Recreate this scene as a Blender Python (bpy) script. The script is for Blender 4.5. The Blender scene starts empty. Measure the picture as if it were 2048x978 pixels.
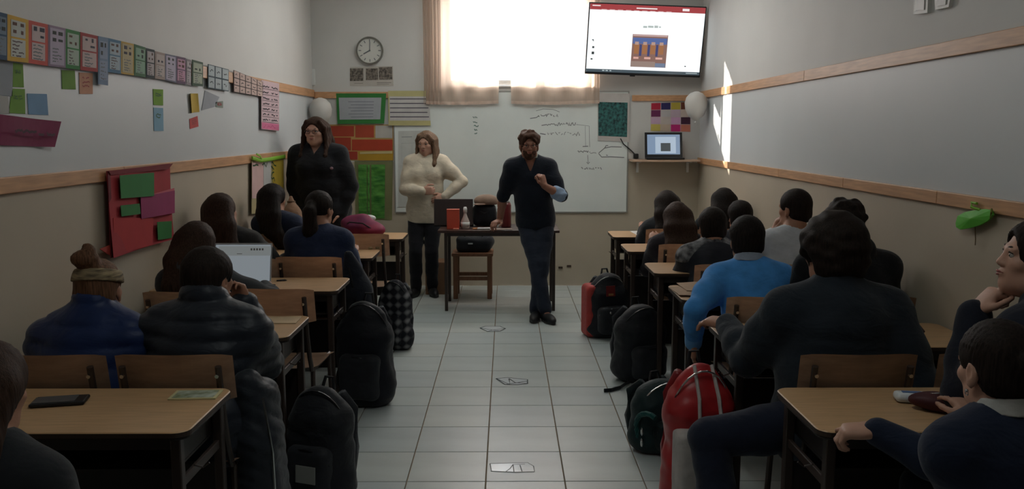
import bpy, bmesh, math, random
import numpy as np
from mathutils import Vector, Matrix

# ------------------------------------------------------------------ camera, sky, sun, exposure
scene = bpy.context.scene
COL = scene.collection
CAM_F, CAM_H = 1700.0, 1.62                     # focal length in pixels of the 2048 px frame, eye height in metres
PITCH = math.atan((489 - 262) / CAM_F)
YAW = math.atan((1024 - 1013) / CAM_F)
cam_data = bpy.data.cameras.new('camera')
cam_data.sensor_width = 36.0
cam_data.lens = CAM_F / 2048 * 36.0
cam_data.clip_start = 0.05
cam = bpy.data.objects.new('camera', cam_data)
cam.location = (0, 0, CAM_H)
cam.rotation_euler = (math.pi / 2 - PITCH, 0, -YAW)
COL.objects.link(cam)
scene.camera = cam

world = bpy.data.worlds.new('sky')
scene.world = world
world.use_nodes = True
bgn = world.node_tree.nodes['Background']
bgn.inputs[0].default_value = (0.93, 0.965, 1.0, 1)      # bright hazy morning sky, even all round
bgn.inputs[1].default_value = 18.0

sun_data = bpy.data.lights.new('sun', 'SUN')
sun_data.energy = 27.0
sun_data.color = (1.0, 0.92, 0.82)
sun_data.angle = math.radians(0.6)
sun = bpy.data.objects.new('sun', sun_data)
SUN_AZ, SUN_EL = math.radians(27), math.radians(18)
sun_dir = Vector((math.cos(SUN_AZ) * math.cos(SUN_EL), -math.sin(SUN_AZ) * math.cos(SUN_EL), -math.sin(SUN_EL)))
sun.rotation_euler = sun_dir.to_track_quat('-Z', 'Y').to_euler()
sun.location = (-6, 12, 6)
COL.objects.link(sun)

# the window is the only opening: a portal helps the renderer find the daylight
pd = bpy.data.lights.new('window_portal', 'AREA')
pd.shape = 'RECTANGLE'; pd.size = 1.5; pd.size_y = 1.0
pd.cycles.is_portal = True
po = bpy.data.objects.new('window_portal', pd)
po.location = (0.11, 8.99, 2.56)
po.rotation_euler = (-math.pi / 2, 0, 0)
COL.objects.link(po)

vs = scene.view_settings
vs.view_transform = 'Standard'
vs.look = 'None'
vs.exposure = 0.0
vs.gamma = 1.0
vs.use_curve_mapping = False

RNG = random.Random(7)
XL, XR, YB, YF, ZC = -1.985, 2.0, 8.855, -0.9, 3.25     # side walls, back wall, wall behind the camera, ceiling

# ------------------------------------------------------------------ pixel -> point on a real surface
_fw = np.array([math.sin(YAW) * math.cos(PITCH), math.cos(YAW) * math.cos(PITCH), -math.sin(PITCH)])
_rt = np.array([math.cos(YAW), -math.sin(YAW), 0.0])
_up = np.cross(_rt, _fw)
_C = np.array([0, 0, CAM_H])
def _ray(x, y): return _fw + _rt * (x - 1024) / CAM_F - _up * (y - 489) / CAM_F
def onY(x, y, Y): d = _ray(x, y); return _C + d * (Y / d[1])
def onX(x, y, X): d = _ray(x, y); return _C + d * (X / d[0])
def onZ(x, y, Z): d = _ray(x, y); return _C + d * ((Z - CAM_H) / d[2])
def wall_left(x, y, o=0.0): return Vector(onX(x, y, XL)) + Vector((o, 0, 0))
def wall_right(x, y, o=0.0): return Vector(onX(x, y, XR)) + Vector((-o, 0, 0))
def wall_back(x, y, o=0.0): return Vector(onY(x, y, YB)) + Vector((0, -o, 0))

# ------------------------------------------------------------------ materials
MATS = {}
def mat(name, col, rough=0.6, var=0.0, scale=8.0, bump=0.0, bscale=60.0, metal=0.0, spec=0.4, stretch=(1, 1, 1), col2=None, sheen=0.0):
    if name in MATS: return MATS[name]
    m = bpy.data.materials.new(name); m.use_nodes = True
    nt = m.node_tree; N = nt.nodes; L = nt.links
    b = N['Principled BSDF']
    b.inputs['Base Color'].default_value = (*col, 1)
    b.inputs['Roughness'].default_value = rough
    b.inputs['Metallic'].default_value = metal
    b.inputs['Specular IOR Level'].default_value = spec
    if sheen: b.inputs['Sheen Weight'].default_value = sheen
    if var or bump or col2:
        tc = N.new('ShaderNodeTexCoord'); mp = N.new('ShaderNodeMapping')
        mp.inputs['Scale'].default_value = stretch
        L.new(tc.outputs['Object'], mp.inputs['Vector'])
    if var or col2:
        nz = N.new('ShaderNodeTexNoise'); nz.inputs['Scale'].default_value = scale; nz.inputs['Detail'].default_value = 4
        L.new(mp.outputs[0], nz.inputs['Vector'])
        cr = N.new('ShaderNodeValToRGB')
        c1 = tuple(max(0, c * (1 - var)) for c in col); c2 = col2 or tuple(min(1, c * (1 + var)) for c in col)
        cr.color_ramp.elements[0].position = 0.32; cr.color_ramp.elements[1].position = 0.68
        cr.color_ramp.elements[0].color = (*c1, 1); cr.color_ramp.elements[1].color = (*c2, 1)
        L.new(nz.outputs[0], cr.inputs[0]); L.new(cr.outputs[0], b.inputs['Base Color'])
    if bump:
        n2 = N.new('ShaderNodeTexNoise'); n2.inputs['Scale'].default_value = bscale; n2.inputs['Detail'].default_value = 3
        L.new(mp.outputs[0], n2.inputs['Vector'])
        bp = N.new('ShaderNodeBump'); bp.inputs['Strength'].default_value = bump; bp.inputs['Distance'].default_value = 0.004
        L.new(n2.outputs[0], bp.inputs['Height']); L.new(bp.outputs[0], b.inputs['Normal'])
    MATS[name] = m
    return m
def srgb(r, g, b):
    f = lambda c: c / 12.92 if c <= 0.04045 else ((c + 0.055) / 1.055) ** 2.4
    return (f(r / 255), f(g / 255), f(b / 255))
def paint(rgb):                                  # paper / ink of one flat colour (sRGB 0-255)
    return mat('paper_%d_%d_%d' % rgb, srgb(*rgb), 0.75, var=0.06, scale=9)
def emissive(name, col, strength):
    if name in MATS: return MATS[name]
    m = bpy.data.materials.new(name); m.use_nodes = True
    b = m.node_tree.nodes['Principled BSDF']
    b.inputs['Base Color'].default_value = (0.02, 0.02, 0.02, 1)
    b.inputs['Roughness'].default_value = 0.25
    b.inputs['Emission Color'].default_value = (*col, 1)
    b.inputs['Emission Strength'].default_value = strength
    MATS[name] = m
    return m

WALL_W = mat('wall_white_paint', (0.60, 0.59, 0.57), 0.6, var=0.025, scale=2.2, bump=0.12, bscale=40)
WALL_B = mat('wall_beige_paint', (0.50, 0.43, 0.335), 0.6, var=0.04, scale=2.5, bump=0.12, bscale=40)
CEIL = mat('ceiling_paint', (0.75, 0.74, 0.72), 0.8)
TRIM = mat('trim_wood', srgb(200, 152, 112), 0.45, var=0.14, scale=5, stretch=(3, 1, 14), bump=0.05)
WOOD = mat('beech_laminate', srgb(194, 156, 116), 0.42, var=0.10, scale=5, stretch=(1.5, 14, 1), bump=0.03, bscale=90)
WOOD_D = mat('chair_plywood', srgb(188, 158, 134), 0.4, var=0.12, scale=5, stretch=(1.5, 10, 10), bump=0.03)
STOOLW = mat('stool_wood', srgb(134, 92, 66), 0.5, var=0.15, scale=6, stretch=(8, 8, 1))
TUBE = mat('dark_brown_steel', srgb(56, 44, 38), 0.38, var=0.1, scale=12, spec=0.5)
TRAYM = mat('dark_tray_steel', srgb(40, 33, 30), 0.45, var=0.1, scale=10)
METAL = mat('bright_metal', (0.6, 0.6, 0.6), 0.25, metal=1.0)
BLACKP = mat('black_plastic', (0.012, 0.012, 0.014), 0.35)
WHITEP = mat('white_plastic', (0.72, 0.72, 0.70), 0.35)
GROUT = mat('grout', srgb(150, 128, 104), 0.9, var=0.15, scale=10)
INK = mat('black_ink', (0.02, 0.02, 0.025), 0.7)
INKG = mat('grey_ink', (0.16, 0.17, 0.18), 0.7)
WBOARD = mat('whiteboard_enamel', (0.78, 0.82, 0.80), 0.25, var=0.03, scale=3, spec=0.5)

# ------------------------------------------------------------------ geometry helpers
def box(bm, c, s, rz=0.0, M=None, bev=0.0):
    r = bmesh.ops.create_cube(bm, size=1.0)
    vs_ = r['verts']
    bmesh.ops.scale(bm, vec=Vector(s), verts=vs_)
    if bev:
        ed = list({e for v in vs_ for e in v.link_edges})
        rb = bmesh.ops.bevel(bm, geom=ed, offset=bev, segments=2, affect='EDGES', profile=0.5)
        vs_ = list({v for f in rb['faces'] for v in f.verts} | {v for v in vs_ if v.is_valid})
    T = Matrix.Translation(Vector(c)) @ (M.to_4x4() if M is not None else Matrix.Rotation(rz, 4, 'Z'))
    bmesh.ops.transform(bm, matrix=T, verts=vs_)
    return vs_
def cyl(bm, a, b, r1, r2=None, n=12):
    a, b = Vector(a), Vector(b); r2 = r1 if r2 is None else r2
    d = b - a
    r = bmesh.ops.create_cone(bm, cap_ends=True, segments=n, radius1=r1, radius2=r2, depth=d.length)
    M = Matrix.Translation((a + b) / 2) @ d.to_track_quat('Z', 'Y').to_matrix().to_4x4()
    bmesh.ops.transform(bm, matrix=M, verts=r['verts'])
    return r['verts']
def sph(bm, c, r, n=16, s=(1, 1, 1)):
    q = bmesh.ops.create_uvsphere(bm, u_segments=n, v_segments=max(6, n // 2), radius=1.0)
    bmesh.ops.transform(bm, matrix=Matrix.Translation(Vector(c)) @ Matrix.Diagonal((r * s[0], r * s[1], r * s[2], 1)), verts=q['verts'])
    return q['verts']
def tube(bm, pts, r, n=8, flat=1.0):
    pts = [Vector(p) for p in pts]; rings = []
    ref = Vector((0, 0, 1))
    for i, p in enumerate(pts):
        t = (pts[min(i + 1, len(pts) - 1)] - pts[max(i - 1, 0)]).normalized()
        u = t.cross(ref)
        if u.length < 0.05: u = t.cross(Vector((0, 1, 0)))
        u.normalize(); v = t.cross(u)
        rr = r[i] if isinstance(r, (list, tuple)) else r
        rings.append([bm.verts.new(p + u * math.cos(2 * math.pi * k / n) * rr * flat + v * math.sin(2 * math.pi * k / n) * rr) for k in range(n)])
    for a, b in zip(rings, rings[1:]):
        for k in range(n): bm.faces.new((a[k], a[(k + 1) % n], b[(k + 1) % n], b[k]))
    bm.faces.new(rings[0][::-1]); bm.faces.new(rings[-1])
def lathe(bm, c, prof, n=20):
    rings = []
    for r, z in prof:
        rings.append([bm.verts.new((c[0] + r * math.cos(2 * math.pi * k / n), c[1] + r * math.sin(2 * math.pi * k / n), c[2] + z)) for k in range(n)])
    for a, b in zip(rings, rings[1:]):
        for k in range(n): bm.faces.new((a[k], a[(k + 1) % n], b[(k + 1) % n], b[k]))
    bm.faces.new(rings[0][::-1]); bm.faces.new(rings[-1])
def slab(bm, quad, nrm, th, nu=1, nv=1, wav=None):
    """a thin sheet over four corner points (tl, tr, br, bl), thickness th along nrm; wav(u, v) bends it"""
    tl, tr, br, bl = [Vector(q) for q in quad]; nrm = Vector(nrm)
    P = lambda u, v: (tl * (1 - u) + tr * u) * (1 - v) + (bl * (1 - u) + br * u) * v + (nrm * wav(u, v) if wav else Vector((0, 0, 0)))
    g0 = [[bm.verts.new(P(i / nu, j / nv)) for i in range(nu + 1)] for j in range(nv + 1)]
    g1 = [[bm.verts.new(P(i / nu, j / nv) + nrm * th) for i in range(nu + 1)] for j in range(nv + 1)]
    for j in range(nv):
        for i in range(nu):
            bm.faces.new((g0[j][i], g0[j][i + 1], g0[j + 1][i + 1], g0[j + 1][i]))
            bm.faces.new((g1[j][i], g1[j + 1][i], g1[j + 1][i + 1], g1[j][i + 1]))
    for i in range(nu):
        bm.faces.new((g0[0][i], g1[0][i], g1[0][i + 1], g0[0][i + 1])); bm.faces.new((g0[nv][i], g0[nv][i + 1], g1[nv][i + 1], g1[nv][i]))
    for j in range(nv):
        bm.faces.new((g0[j][0], g0[j + 1][0], g1[j + 1][0], g1[j][0])); bm.faces.new((g0[j][nu], g1[j][nu], g1[j + 1][nu], g0[j + 1][nu]))
def round_slab(bm, c, sx, sy, th, rad, n=6):
    pts = []
    for cx, cy, a0 in ((1, 1, 0), (-1, 1, 90), (-1, -1, 180), (1, -1, 270)):
        for i in range(n + 1):
            a = math.radians(a0 + 90 * i / n); pts.append((cx * (sx / 2 - rad) + rad * math.cos(a), cy * (sy / 2 - rad) + rad * math.sin(a)))
    rings = [[bm.verts.new((c[0] + x * k, c[1] + y * k2, c[2] + z)) for x, y in pts] for z, k, k2 in ((-th / 2, 1, 1), (th / 2 - 0.003, 1, 1), (th / 2, 1 - 0.006 / sx, 1 - 0.006 / sy))]
    for a, b in zip(rings, rings[1:]):
        for i in range(len(a)): j = (i + 1) % len(a); bm.faces.new((a[i], a[j], b[j], b[i]))
    bm.faces.new(rings[0][::-1]); bm.faces.new(rings[-1])
def ribbon(bm, pts, nrm, w):
    """flat pen stroke along points lying on a surface with normal nrm"""
    nrm = Vector(nrm); pts = [Vector(p) for p in pts]
    L_, R_ = [], []
    for i, p in enumerate(pts):
        t = (pts[min(i + 1, len(pts) - 1)] - pts[max(i - 1, 0)])
        s = nrm.cross(t).normalized() * w * 0.5
        L_.append(bm.verts.new(p + s)); R_.append(bm.verts.new(p - s))
    for i in range(len(pts) - 1): bm.faces.new((L_[i], R_[i], R_[i + 1], L_[i + 1]))

def put(name, geo, m, parent=None, smooth=False, loc=None):
    """link geometry given in world coordinates (or in its parent's space while the parent stands at the origin)"""
    if isinstance(geo, bmesh.types.BMesh):
        bmesh.ops.recalc_face_normals(geo, faces=geo.faces)
        me = bpy.data.meshes.new(name); geo.to_mesh(me); geo.free()
    else: me = geo
    for mm in (m if isinstance(m, (list, tuple)) else [m]): me.materials.append(mm)
    n = len(me.vertices); co = np.empty(n * 3, np.float32); me.vertices.foreach_get('co', co); co = co.reshape(-1, 3)
    o = bpy.data.objects.new(name, me); COL.objects.link(o)
    if parent is not None:
        o.parent = parent
        wl = Vector(parent.location); q = parent.parent
        while q is not None: wl = wl + Vector(q.location); q = q.parent
        piv = np.array(wl)
        if loc is None: co -= piv.astype(np.float32)
    else:
        if loc is None:
            lo, hi = co.min(0), co.max(0); piv = np.array([(lo[0] + hi[0]) / 2, (lo[1] + hi[1]) / 2, lo[2]])
        else: piv = np.array(loc)
        co -= piv.astype(np.float32); o.location = piv
    me.vertices.foreach_set('co', co.ravel())
    if smooth: me.polygons.foreach_set('use_smooth', np.ones(len(me.polygons), bool))
    me.update()
    return o
def tag(o, label=None, cat=None, group=None, kind=None):
    if label: o['label'] = label
    if cat: o['category'] = cat
    if group: o['group'] = group
    if kind: o['kind'] = kind
    return o
def empty(name, label, cat, loc=(0, 0, 0), rz=0.0, group=None):
    o = bpy.data.objects.new(name, None); COL.objects.link(o); o.empty_display_size = 0.1
    o.location = loc; o.rotation_euler = (0, 0, rz)
    return tag(o, label, cat, group)
def dup(root, loc, rz, label=None, group=None):
    r = root.copy(); COL.objects.link(r); r.location = loc; r.rotation_euler = (0, 0, rz)
    if label: r['label'] = label
    if group: r['group'] = group
    for ch in list(root.children):
        c = ch.copy(); COL.objects.link(c); c.parent = r
        for g in list(ch.children):
            d = g.copy(); COL.objects.link(d); d.parent = c
    return r
def struct(name, bm, m, parent=None):
    o = put(name, bm, m, parent)
    if parent is None: o['kind'] = 'structure'
    return o
NB = lambda: bmesh.new()
# ------------------------------------------------------------------ the room
T = 0.369
X0, Y0 = -0.467, 3.785
bm = NB(); box(bm, ((XL + XR) / 2, (YF + YB) / 2, -0.06), (XR - XL + 0.2, YB - YF + 0.2, 0.1))
floor = put('floor', bm, GROUT); floor['kind'] = 'structure'

def tile_material(i):
    m = mat('floor_tile_glaze_%d' % i, [(0.53, 0.58, 0.57), (0.55, 0.59, 0.57), (0.51, 0.56, 0.56)][i], 0.34, var=0.06, scale=2.2, stretch=(1, 3, 1), spec=0.4, bump=0.02, bscale=9)
    return m
def cut_tile(x0, x1, y0, y1, i):
    bm = NB(); box(bm, ((x0 + x1) / 2, (y0 + y1) / 2, -0.005), (x1 - x0 - 0.006, y1 - y0 - 0.006, 0.010), bev=0.0012)
    return bm
tile_mesh = {}
ix0 = math.floor((XL - X0) / T); ix1 = math.ceil((XR - X0) / T)
iy0 = math.floor((1.2 - Y0) / T); iy1 = math.ceil((YB - Y0) / T)
for j in range(iy0, iy1):
    for i in range(ix0, ix1):
        xa, xb = max(XL, X0 + i * T), min(XR, X0 + (i + 1) * T)
        ya, yb = Y0 + j * T, min(YB, Y0 + (j + 1) * T)
        if xb - xa < 0.02 or yb - ya < 0.02: continue
        k = RNG.randrange(3)
        key = (round(xb - xa, 3), round(yb - ya, 3), k)
        if key not in tile_mesh:
            o = put('tile', cut_tile(xa, xb, ya, yb, k), tile_material(k), floor, loc=(0, 0, 0))
            me = o.data; c = Vector(((xa + xb) / 2, (ya + yb) / 2, 0))
            me.transform(Matrix.Translation(-c)); tile_mesh[key] = me
        else:
            o = bpy.data.objects.new('tile', tile_mesh[key]); COL.objects.link(o); o.parent = floor
        o.location = Vector(((xa + xb) / 2, (ya + yb) / 2, 0)) - floor.location
# plain floor behind the camera
bm = NB(); box(bm, ((XL + XR) / 2, (YF + Y0 + iy0 * T) / 2, -0.005), (XR - XL, Y0 + iy0 * T - YF - 0.006, 0.01))
put('rear_tiling', bm, tile_material(0), floor)

bm = NB(); box(bm, ((XL + XR) / 2, (YF + YB) / 2, ZC + 0.05), (XR - XL + 0.2, YB - YF + 0.3, 0.1)); struct('ceiling', bm, CEIL)
LZ, RZ = 1.395, 1.305                      # lower trim heights left and right
for nm, X, sgn, lz in (('wall_left', XL, -1, LZ), ('wall_right', XR, 1, RZ)):
    bm = NB(); box(bm, (X + sgn * 0.05, (YF + YB) / 2, (lz + ZC) / 2), (0.1, YB - YF + 0.2, ZC - lz))
    w = struct(nm, bm, WALL_W)
    bm = NB(); box(bm, (X + sgn * 0.05, (YF + YB) / 2, lz / 2 - 0.005), (0.1, YB - YF + 0.2, lz + 0.01)); put('dado_paint', bm, WALL_B, w)
    bm = NB(); box(bm, (X - sgn * 0.0, (YF + YB) / 2, (lz + 1.985) / 2), (0.0016, YB - YF - 0.01, 1.985 - lz)); put('white_panel', bm, mat('panel_cool_white', (0.60, 0.625, 0.64), 0.45, var=0.02, scale=2), w)
bm = NB(); box(bm, ((XL + XR) / 2, YF - 0.05, ZC / 2), (XR - XL + 0.2, 0.1, ZC)); struct('wall_front', bm, WALL_W)
# back wall with the window opening
WX0, WX1, WZ0, WZ1 = -0.64, 0.86, 2.07, 3.05
WT = 0.10
bm = NB()
BZ = 1.30
for x0, x1, z0, z1 in ((XL, WX0, BZ, ZC), (WX1, XR, BZ, ZC), (WX0, WX1, BZ, WZ0), (WX0, WX1, WZ1, ZC)):
    box(bm, ((x0 + x1) / 2, YB + WT / 2, (z0 + z1) / 2), (x1 - x0, WT, z1 - z0))
wb = struct('wall_back', bm, WALL_W)
bm = NB(); box(bm, ((XL + XR) / 2, YB + WT / 2, BZ / 2), (XR - XL, WT, BZ)); put('dado_paint', bm, WALL_B, wb)

# trims: wooden rails along the walls
def rail(name, a, b, h, d=0.018, side='x'):
    bm = NB(); a, b = Vector(a), Vector(b); c = (a + b) / 2; L = (b - a).length
    if side == 'x': box(bm, c, (d, L, h), bev=0.003)
    else: box(bm, c, (L, d, h), bev=0.003)
    return struct(name, bm, TRIM)
def rails(nm, X, z, h, sgn, cuts):
    k = 0
    root = None
    for y0, y1 in zip(cuts, cuts[1:]):
        o = rail(nm, (X + sgn * 0.009, y0 + 0.0012, z), (X + sgn * 0.009, y1 - 0.0012, z), h)
        if root is None: root = o
        else:
            del o['kind']; o.name = 'rail_length'; o.parent = root; o.location = o.location - root.location
rails('trim_1', XL, LZ + 0.012, 0.065, 1, [YF, 1.6, 4.4, 7.2, YB])
rails('trim_2', XL, 2.0, 0.075, 1, [YF, 1.6, 4.4, 7.2, YB])
rails('trim_3', XR, RZ + 0.012, 0.06, -1, [YF, 1.5, 3.9, 5.0, 6.2, 7.6, YB])
rails('trim_4', XR, 1.985, 0.07, -1, [YF, 1.5, 3.2, 5.75, 7.6, YB])
rail('trim_5', (XL + 0.02, YB - 0.009, 1.985), (-1.16, YB - 0.009, 1.985), 0.065, side='y')
rail('trim_6', (1.29, YB - 0.009, 1.955), (XR - 0.02, YB - 0.009, 1.955), 0.06, side='y')

# fluorescent-style ceiling lamps out of view, added to lift and even the room's brightness
FILL_LAMP_E = 10.0
LH = mat('added_lamp_housing', (0.7, 0.7, 0.68), 0.4)
for x, y, lb in ((-0.75, 7.25, 'left added fluorescent ceiling lamp in front of the whiteboard'), (0.75, 7.25, 'right added fluorescent ceiling lamp in front of the whiteboard'), (0.0, 2.4, 'single added fluorescent ceiling lamp above the nearest desks')):  # front pair added for the board wall, single one to brighten the near desks
    t = empty('added_ceiling_lamp', lb, 'ceiling lamp', (x, y, ZC - 0.07), group='added ceiling lamps out of view')
    bm = NB(); box(bm, (x, y, ZC - 0.02), (0.30, 1.24, 0.038), bev=0.004); put('housing', bm, LH, t)
    bm = NB(); box(bm, (x, y, ZC - 0.055), (0.26, 1.18, 0.03), bev=0.01); put('diffuser', bm, emissive('added_lamp_diffuser', (0.93, 1.0, 0.96), FILL_LAMP_E), t)
    for sy in (-1, 1):
        bm = NB(); box(bm, (x, y + sy * 0.605, ZC - 0.055), (0.28, 0.03, 0.034), bev=0.004); put('end_cap', bm, LH, t)
# window: frame, two sashes with panes, latch
FRM = mat('window_aluminium', (0.55, 0.55, 0.53), 0.4, metal=0.6)
GL = bpy.data.materials.new('window_glass'); GL.use_nodes = True
nt = GL.node_tree; nt.nodes.clear()
o_ = nt.nodes.new('ShaderNodeOutputMaterial'); mx = nt.nodes.new('ShaderNodeMixShader'); tr = nt.nodes.new('ShaderNodeBsdfTransparent'); gs = nt.nodes.new('ShaderNodeBsdfGlossy')
gs.inputs['Roughness'].default_value = 0.03; mx.inputs[0].default_value = 0.06
nt.links.new(tr.outputs[0], mx.inputs[1]); nt.links.new(gs.outputs[0], mx.inputs[2]); nt.links.new(mx.outputs[0], o_.inputs[0])
bm = NB(); yf = YB + 0.075
for c, s in (((0.11, yf, WZ0 + 0.02), (WX1 - WX0, 0.04, 0.04)), ((0.11, yf, WZ1 - 0.02), (WX1 - WX0, 0.04, 0.04)), ((WX0 + 0.02, yf, (WZ0 + WZ1) / 2), (0.04, 0.04, WZ1 - WZ0 - 0.08)), ((WX1 - 0.02, yf, (WZ0 + WZ1) / 2), (0.04, 0.04, WZ1 - WZ0 - 0.08))):
    box(bm, c, s, bev=0.003)
win = struct('window_1', bm, FRM)
for x0, x1 in ((WX0 + 0.04, 0.11), (0.11, WX1 - 0.04)):
    bm = NB(); f = 0.032
    zc, hz = (WZ0 + WZ1) / 2, WZ1 - WZ0 - 0.08
    for c, s in ((((x0 + x1) / 2, yf, WZ0 + 0.04 + f / 2), (x1 - x0, 0.03, f)), (((x0 + x1) / 2, yf, WZ1 - 0.04 - f / 2), (x1 - x0, 0.03, f)), ((x0 + f / 2, yf, zc), (f, 0.03, hz - 2 * f)), ((x1 - f / 2, yf, zc), (f, 0.03, hz - 2 * f))):
        box(bm, c, s, bev=0.002)
    sa = put('sash', bm, FRM, win)
    bm = NB(); box(bm, ((x0 + x1) / 2, yf, zc), (x1 - x0 - 2 * f, 0.004, hz - 2 * f)); put('pane', bm, GL, sa)
bm = NB(); box(bm, (0.34, yf - 0.03, WZ0 + 0.09), (0.16, 0.012, 0.014), bev=0.003); cyl(bm, (0.40, yf - 0.02, WZ0 + 0.09), (0.40, yf - 0.05, WZ0 + 0.09), 0.01); put('latch', bm, BLACKP, win)
bm = NB(); box(bm, (0.11, YB + 0.032, WZ0 + 0.004), (WX1 - WX0 - 0.004, 0.10, 0.02), bev=0.004); put('window_sill', bm, WHITEP, win)

# sheer curtains
CU = bpy.data.materials.new('sheer_beige_curtain'); CU.use_nodes = True
nt = CU.node_tree; nt.nodes.clear(); N = nt.nodes
o_ = N.new('ShaderNodeOutputMaterial'); mx = N.new('ShaderNodeMixShader'); mx2 = N.new('ShaderNodeMixShader')
tr = N.new('ShaderNodeBsdfTransparent'); tl = N.new('ShaderNodeBsdfTranslucent'); df = N.new('ShaderNodeBsdfDiffuse')
tl.inputs[0].default_value = (0.58, 0.43, 0.33, 1); df.inputs[0].default_value = (0.66, 0.52, 0.43, 1)
tc = N.new('ShaderNodeTexCoord'); wv = N.new('ShaderNodeTexNoise'); wv.inputs['Scale'].default_value = 30; mp = N.new('ShaderNodeMapping'); mp.inputs['Scale'].default_value = (4, 4, 0.2)
nt.links.new(tc.outputs['Object'], mp.inputs[0]); nt.links.new(mp.outputs[0], wv.inputs['Vector'])
rg = N.new('ShaderNodeMapRange'); rg.inputs[3].default_value = 0.64; rg.inputs[4].default_value = 0.76
nt.links.new(wv.outputs[0], rg.inputs[0]); nt.links.new(rg.outputs[0], mx.inputs[0])
mx2.inputs[0].default_value = 0.45
nt.links.new(tl.outputs[0], mx2.inputs[1]); nt.links.new(df.outputs[0], mx2.inputs[2])
nt.links.new(tr.outputs[0], mx.inputs[1]); nt.links.new(mx2.outputs[0], mx.inputs[2]); nt.links.new(mx.outputs[0], o_.inputs[0])
CH = mat('curtain_hem', (0.60, 0.46, 0.38), 0.9, var=0.1, scale=30)
def curtain(label, segs, ztop, zbot, seed):
    """segs: (x0, x1, folds per metre, depth): a hanging sheet with folds, gathered where folds are dense"""
    r = random.Random(seed); xs = []
    for x0, x1, fm, dp in segs:
        n = max(6, int((x1 - x0) * fm * 8))
        for i in range(n): xs.append((x0 + (x1 - x0) * i / n, fm, dp))
    xs.append((segs[-1][1], segs[-1][2], segs[-1][3]))
    bm = NB(); ph = 0.0; rows = 14; prev = None; grid = []; Ypl = YB - 0.048
    px_ = xs[0][0]; ph = 0
    prof = []
    for x, fm, dp in xs:
        ph += (x - px_) * fm * 2 * math.pi; px_ = x
        prof.append((x, dp * math.sin(ph) + 0.35 * dp * math.sin(0.47 * ph + seed)))
    for j in range(rows + 1):
        t = j / rows; z = ztop + (zbot - ztop) * t
        grid.append([bm.verts.new((x + 0.006 * math.sin(9 * x + 3 * t + seed) * t, Ypl + y * (0.75 + 0.35 * t), z + (0.008 * math.sin(5 * x + seed) if j == rows else 0))) for x, y in prof])
    for a, b in zip(grid, grid[1:]):
        for i in range(len(a) - 1): bm.faces.new((a[i], a[i + 1], b[i + 1], b[i]))
    c = put('curtain', bm, CU, smooth=True); tag(c, label, 'curtain', 'sheer curtains at the window')
    bm = NB()
    g = [[bm.verts.new((x + 0.006 * math.sin(9 * x + 3 + seed), Ypl + y * 1.1 + o, zz + 0.008 * math.sin(5 * x + seed))) for x, y in prof] for zz, o in ((zbot + 0.03, -0.003), (zbot - 0.002, -0.003))]
    for i in range(len(prof) - 1): bm.faces.new((g[0][i], g[0][i + 1], g[1][i + 1], g[1][i]))
    put('hem', bm, CH, c, smooth=True)
    return c
curtain('sheer beige curtain bunched left of the window, beside the wall clock', [(-0.845, -0.655, 24, 0.016), (-0.655, -0.40, 7, 0.013), (-0.40, -0.08, 4, 0.011)], 3.15, 1.895, 1.0)
curtain('sheer beige curtain hanging right in the window beside the television', [(0.05, 0.30, 4, 0.011), (0.30, 0.86, 4, 0.011), (0.86, 0.945, 16, 0.014)], 3.15, 1.895, 2.6)
bm = NB(); cyl(bm, (-0.95, YB - 0.048, 3.17), (1.05, YB - 0.048, 3.17), 0.012)
rod = put('curtain_rod', bm, METAL); tag(rod, 'slim metal curtain rod above the window', 'curtain rod')
for x in (-0.9, 1.0):
    bm = NB(); box(bm, (x, YB - 0.04, 3.17), (0.02, 0.08, 0.03)); put('bracket', bm, METAL, rod)
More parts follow.
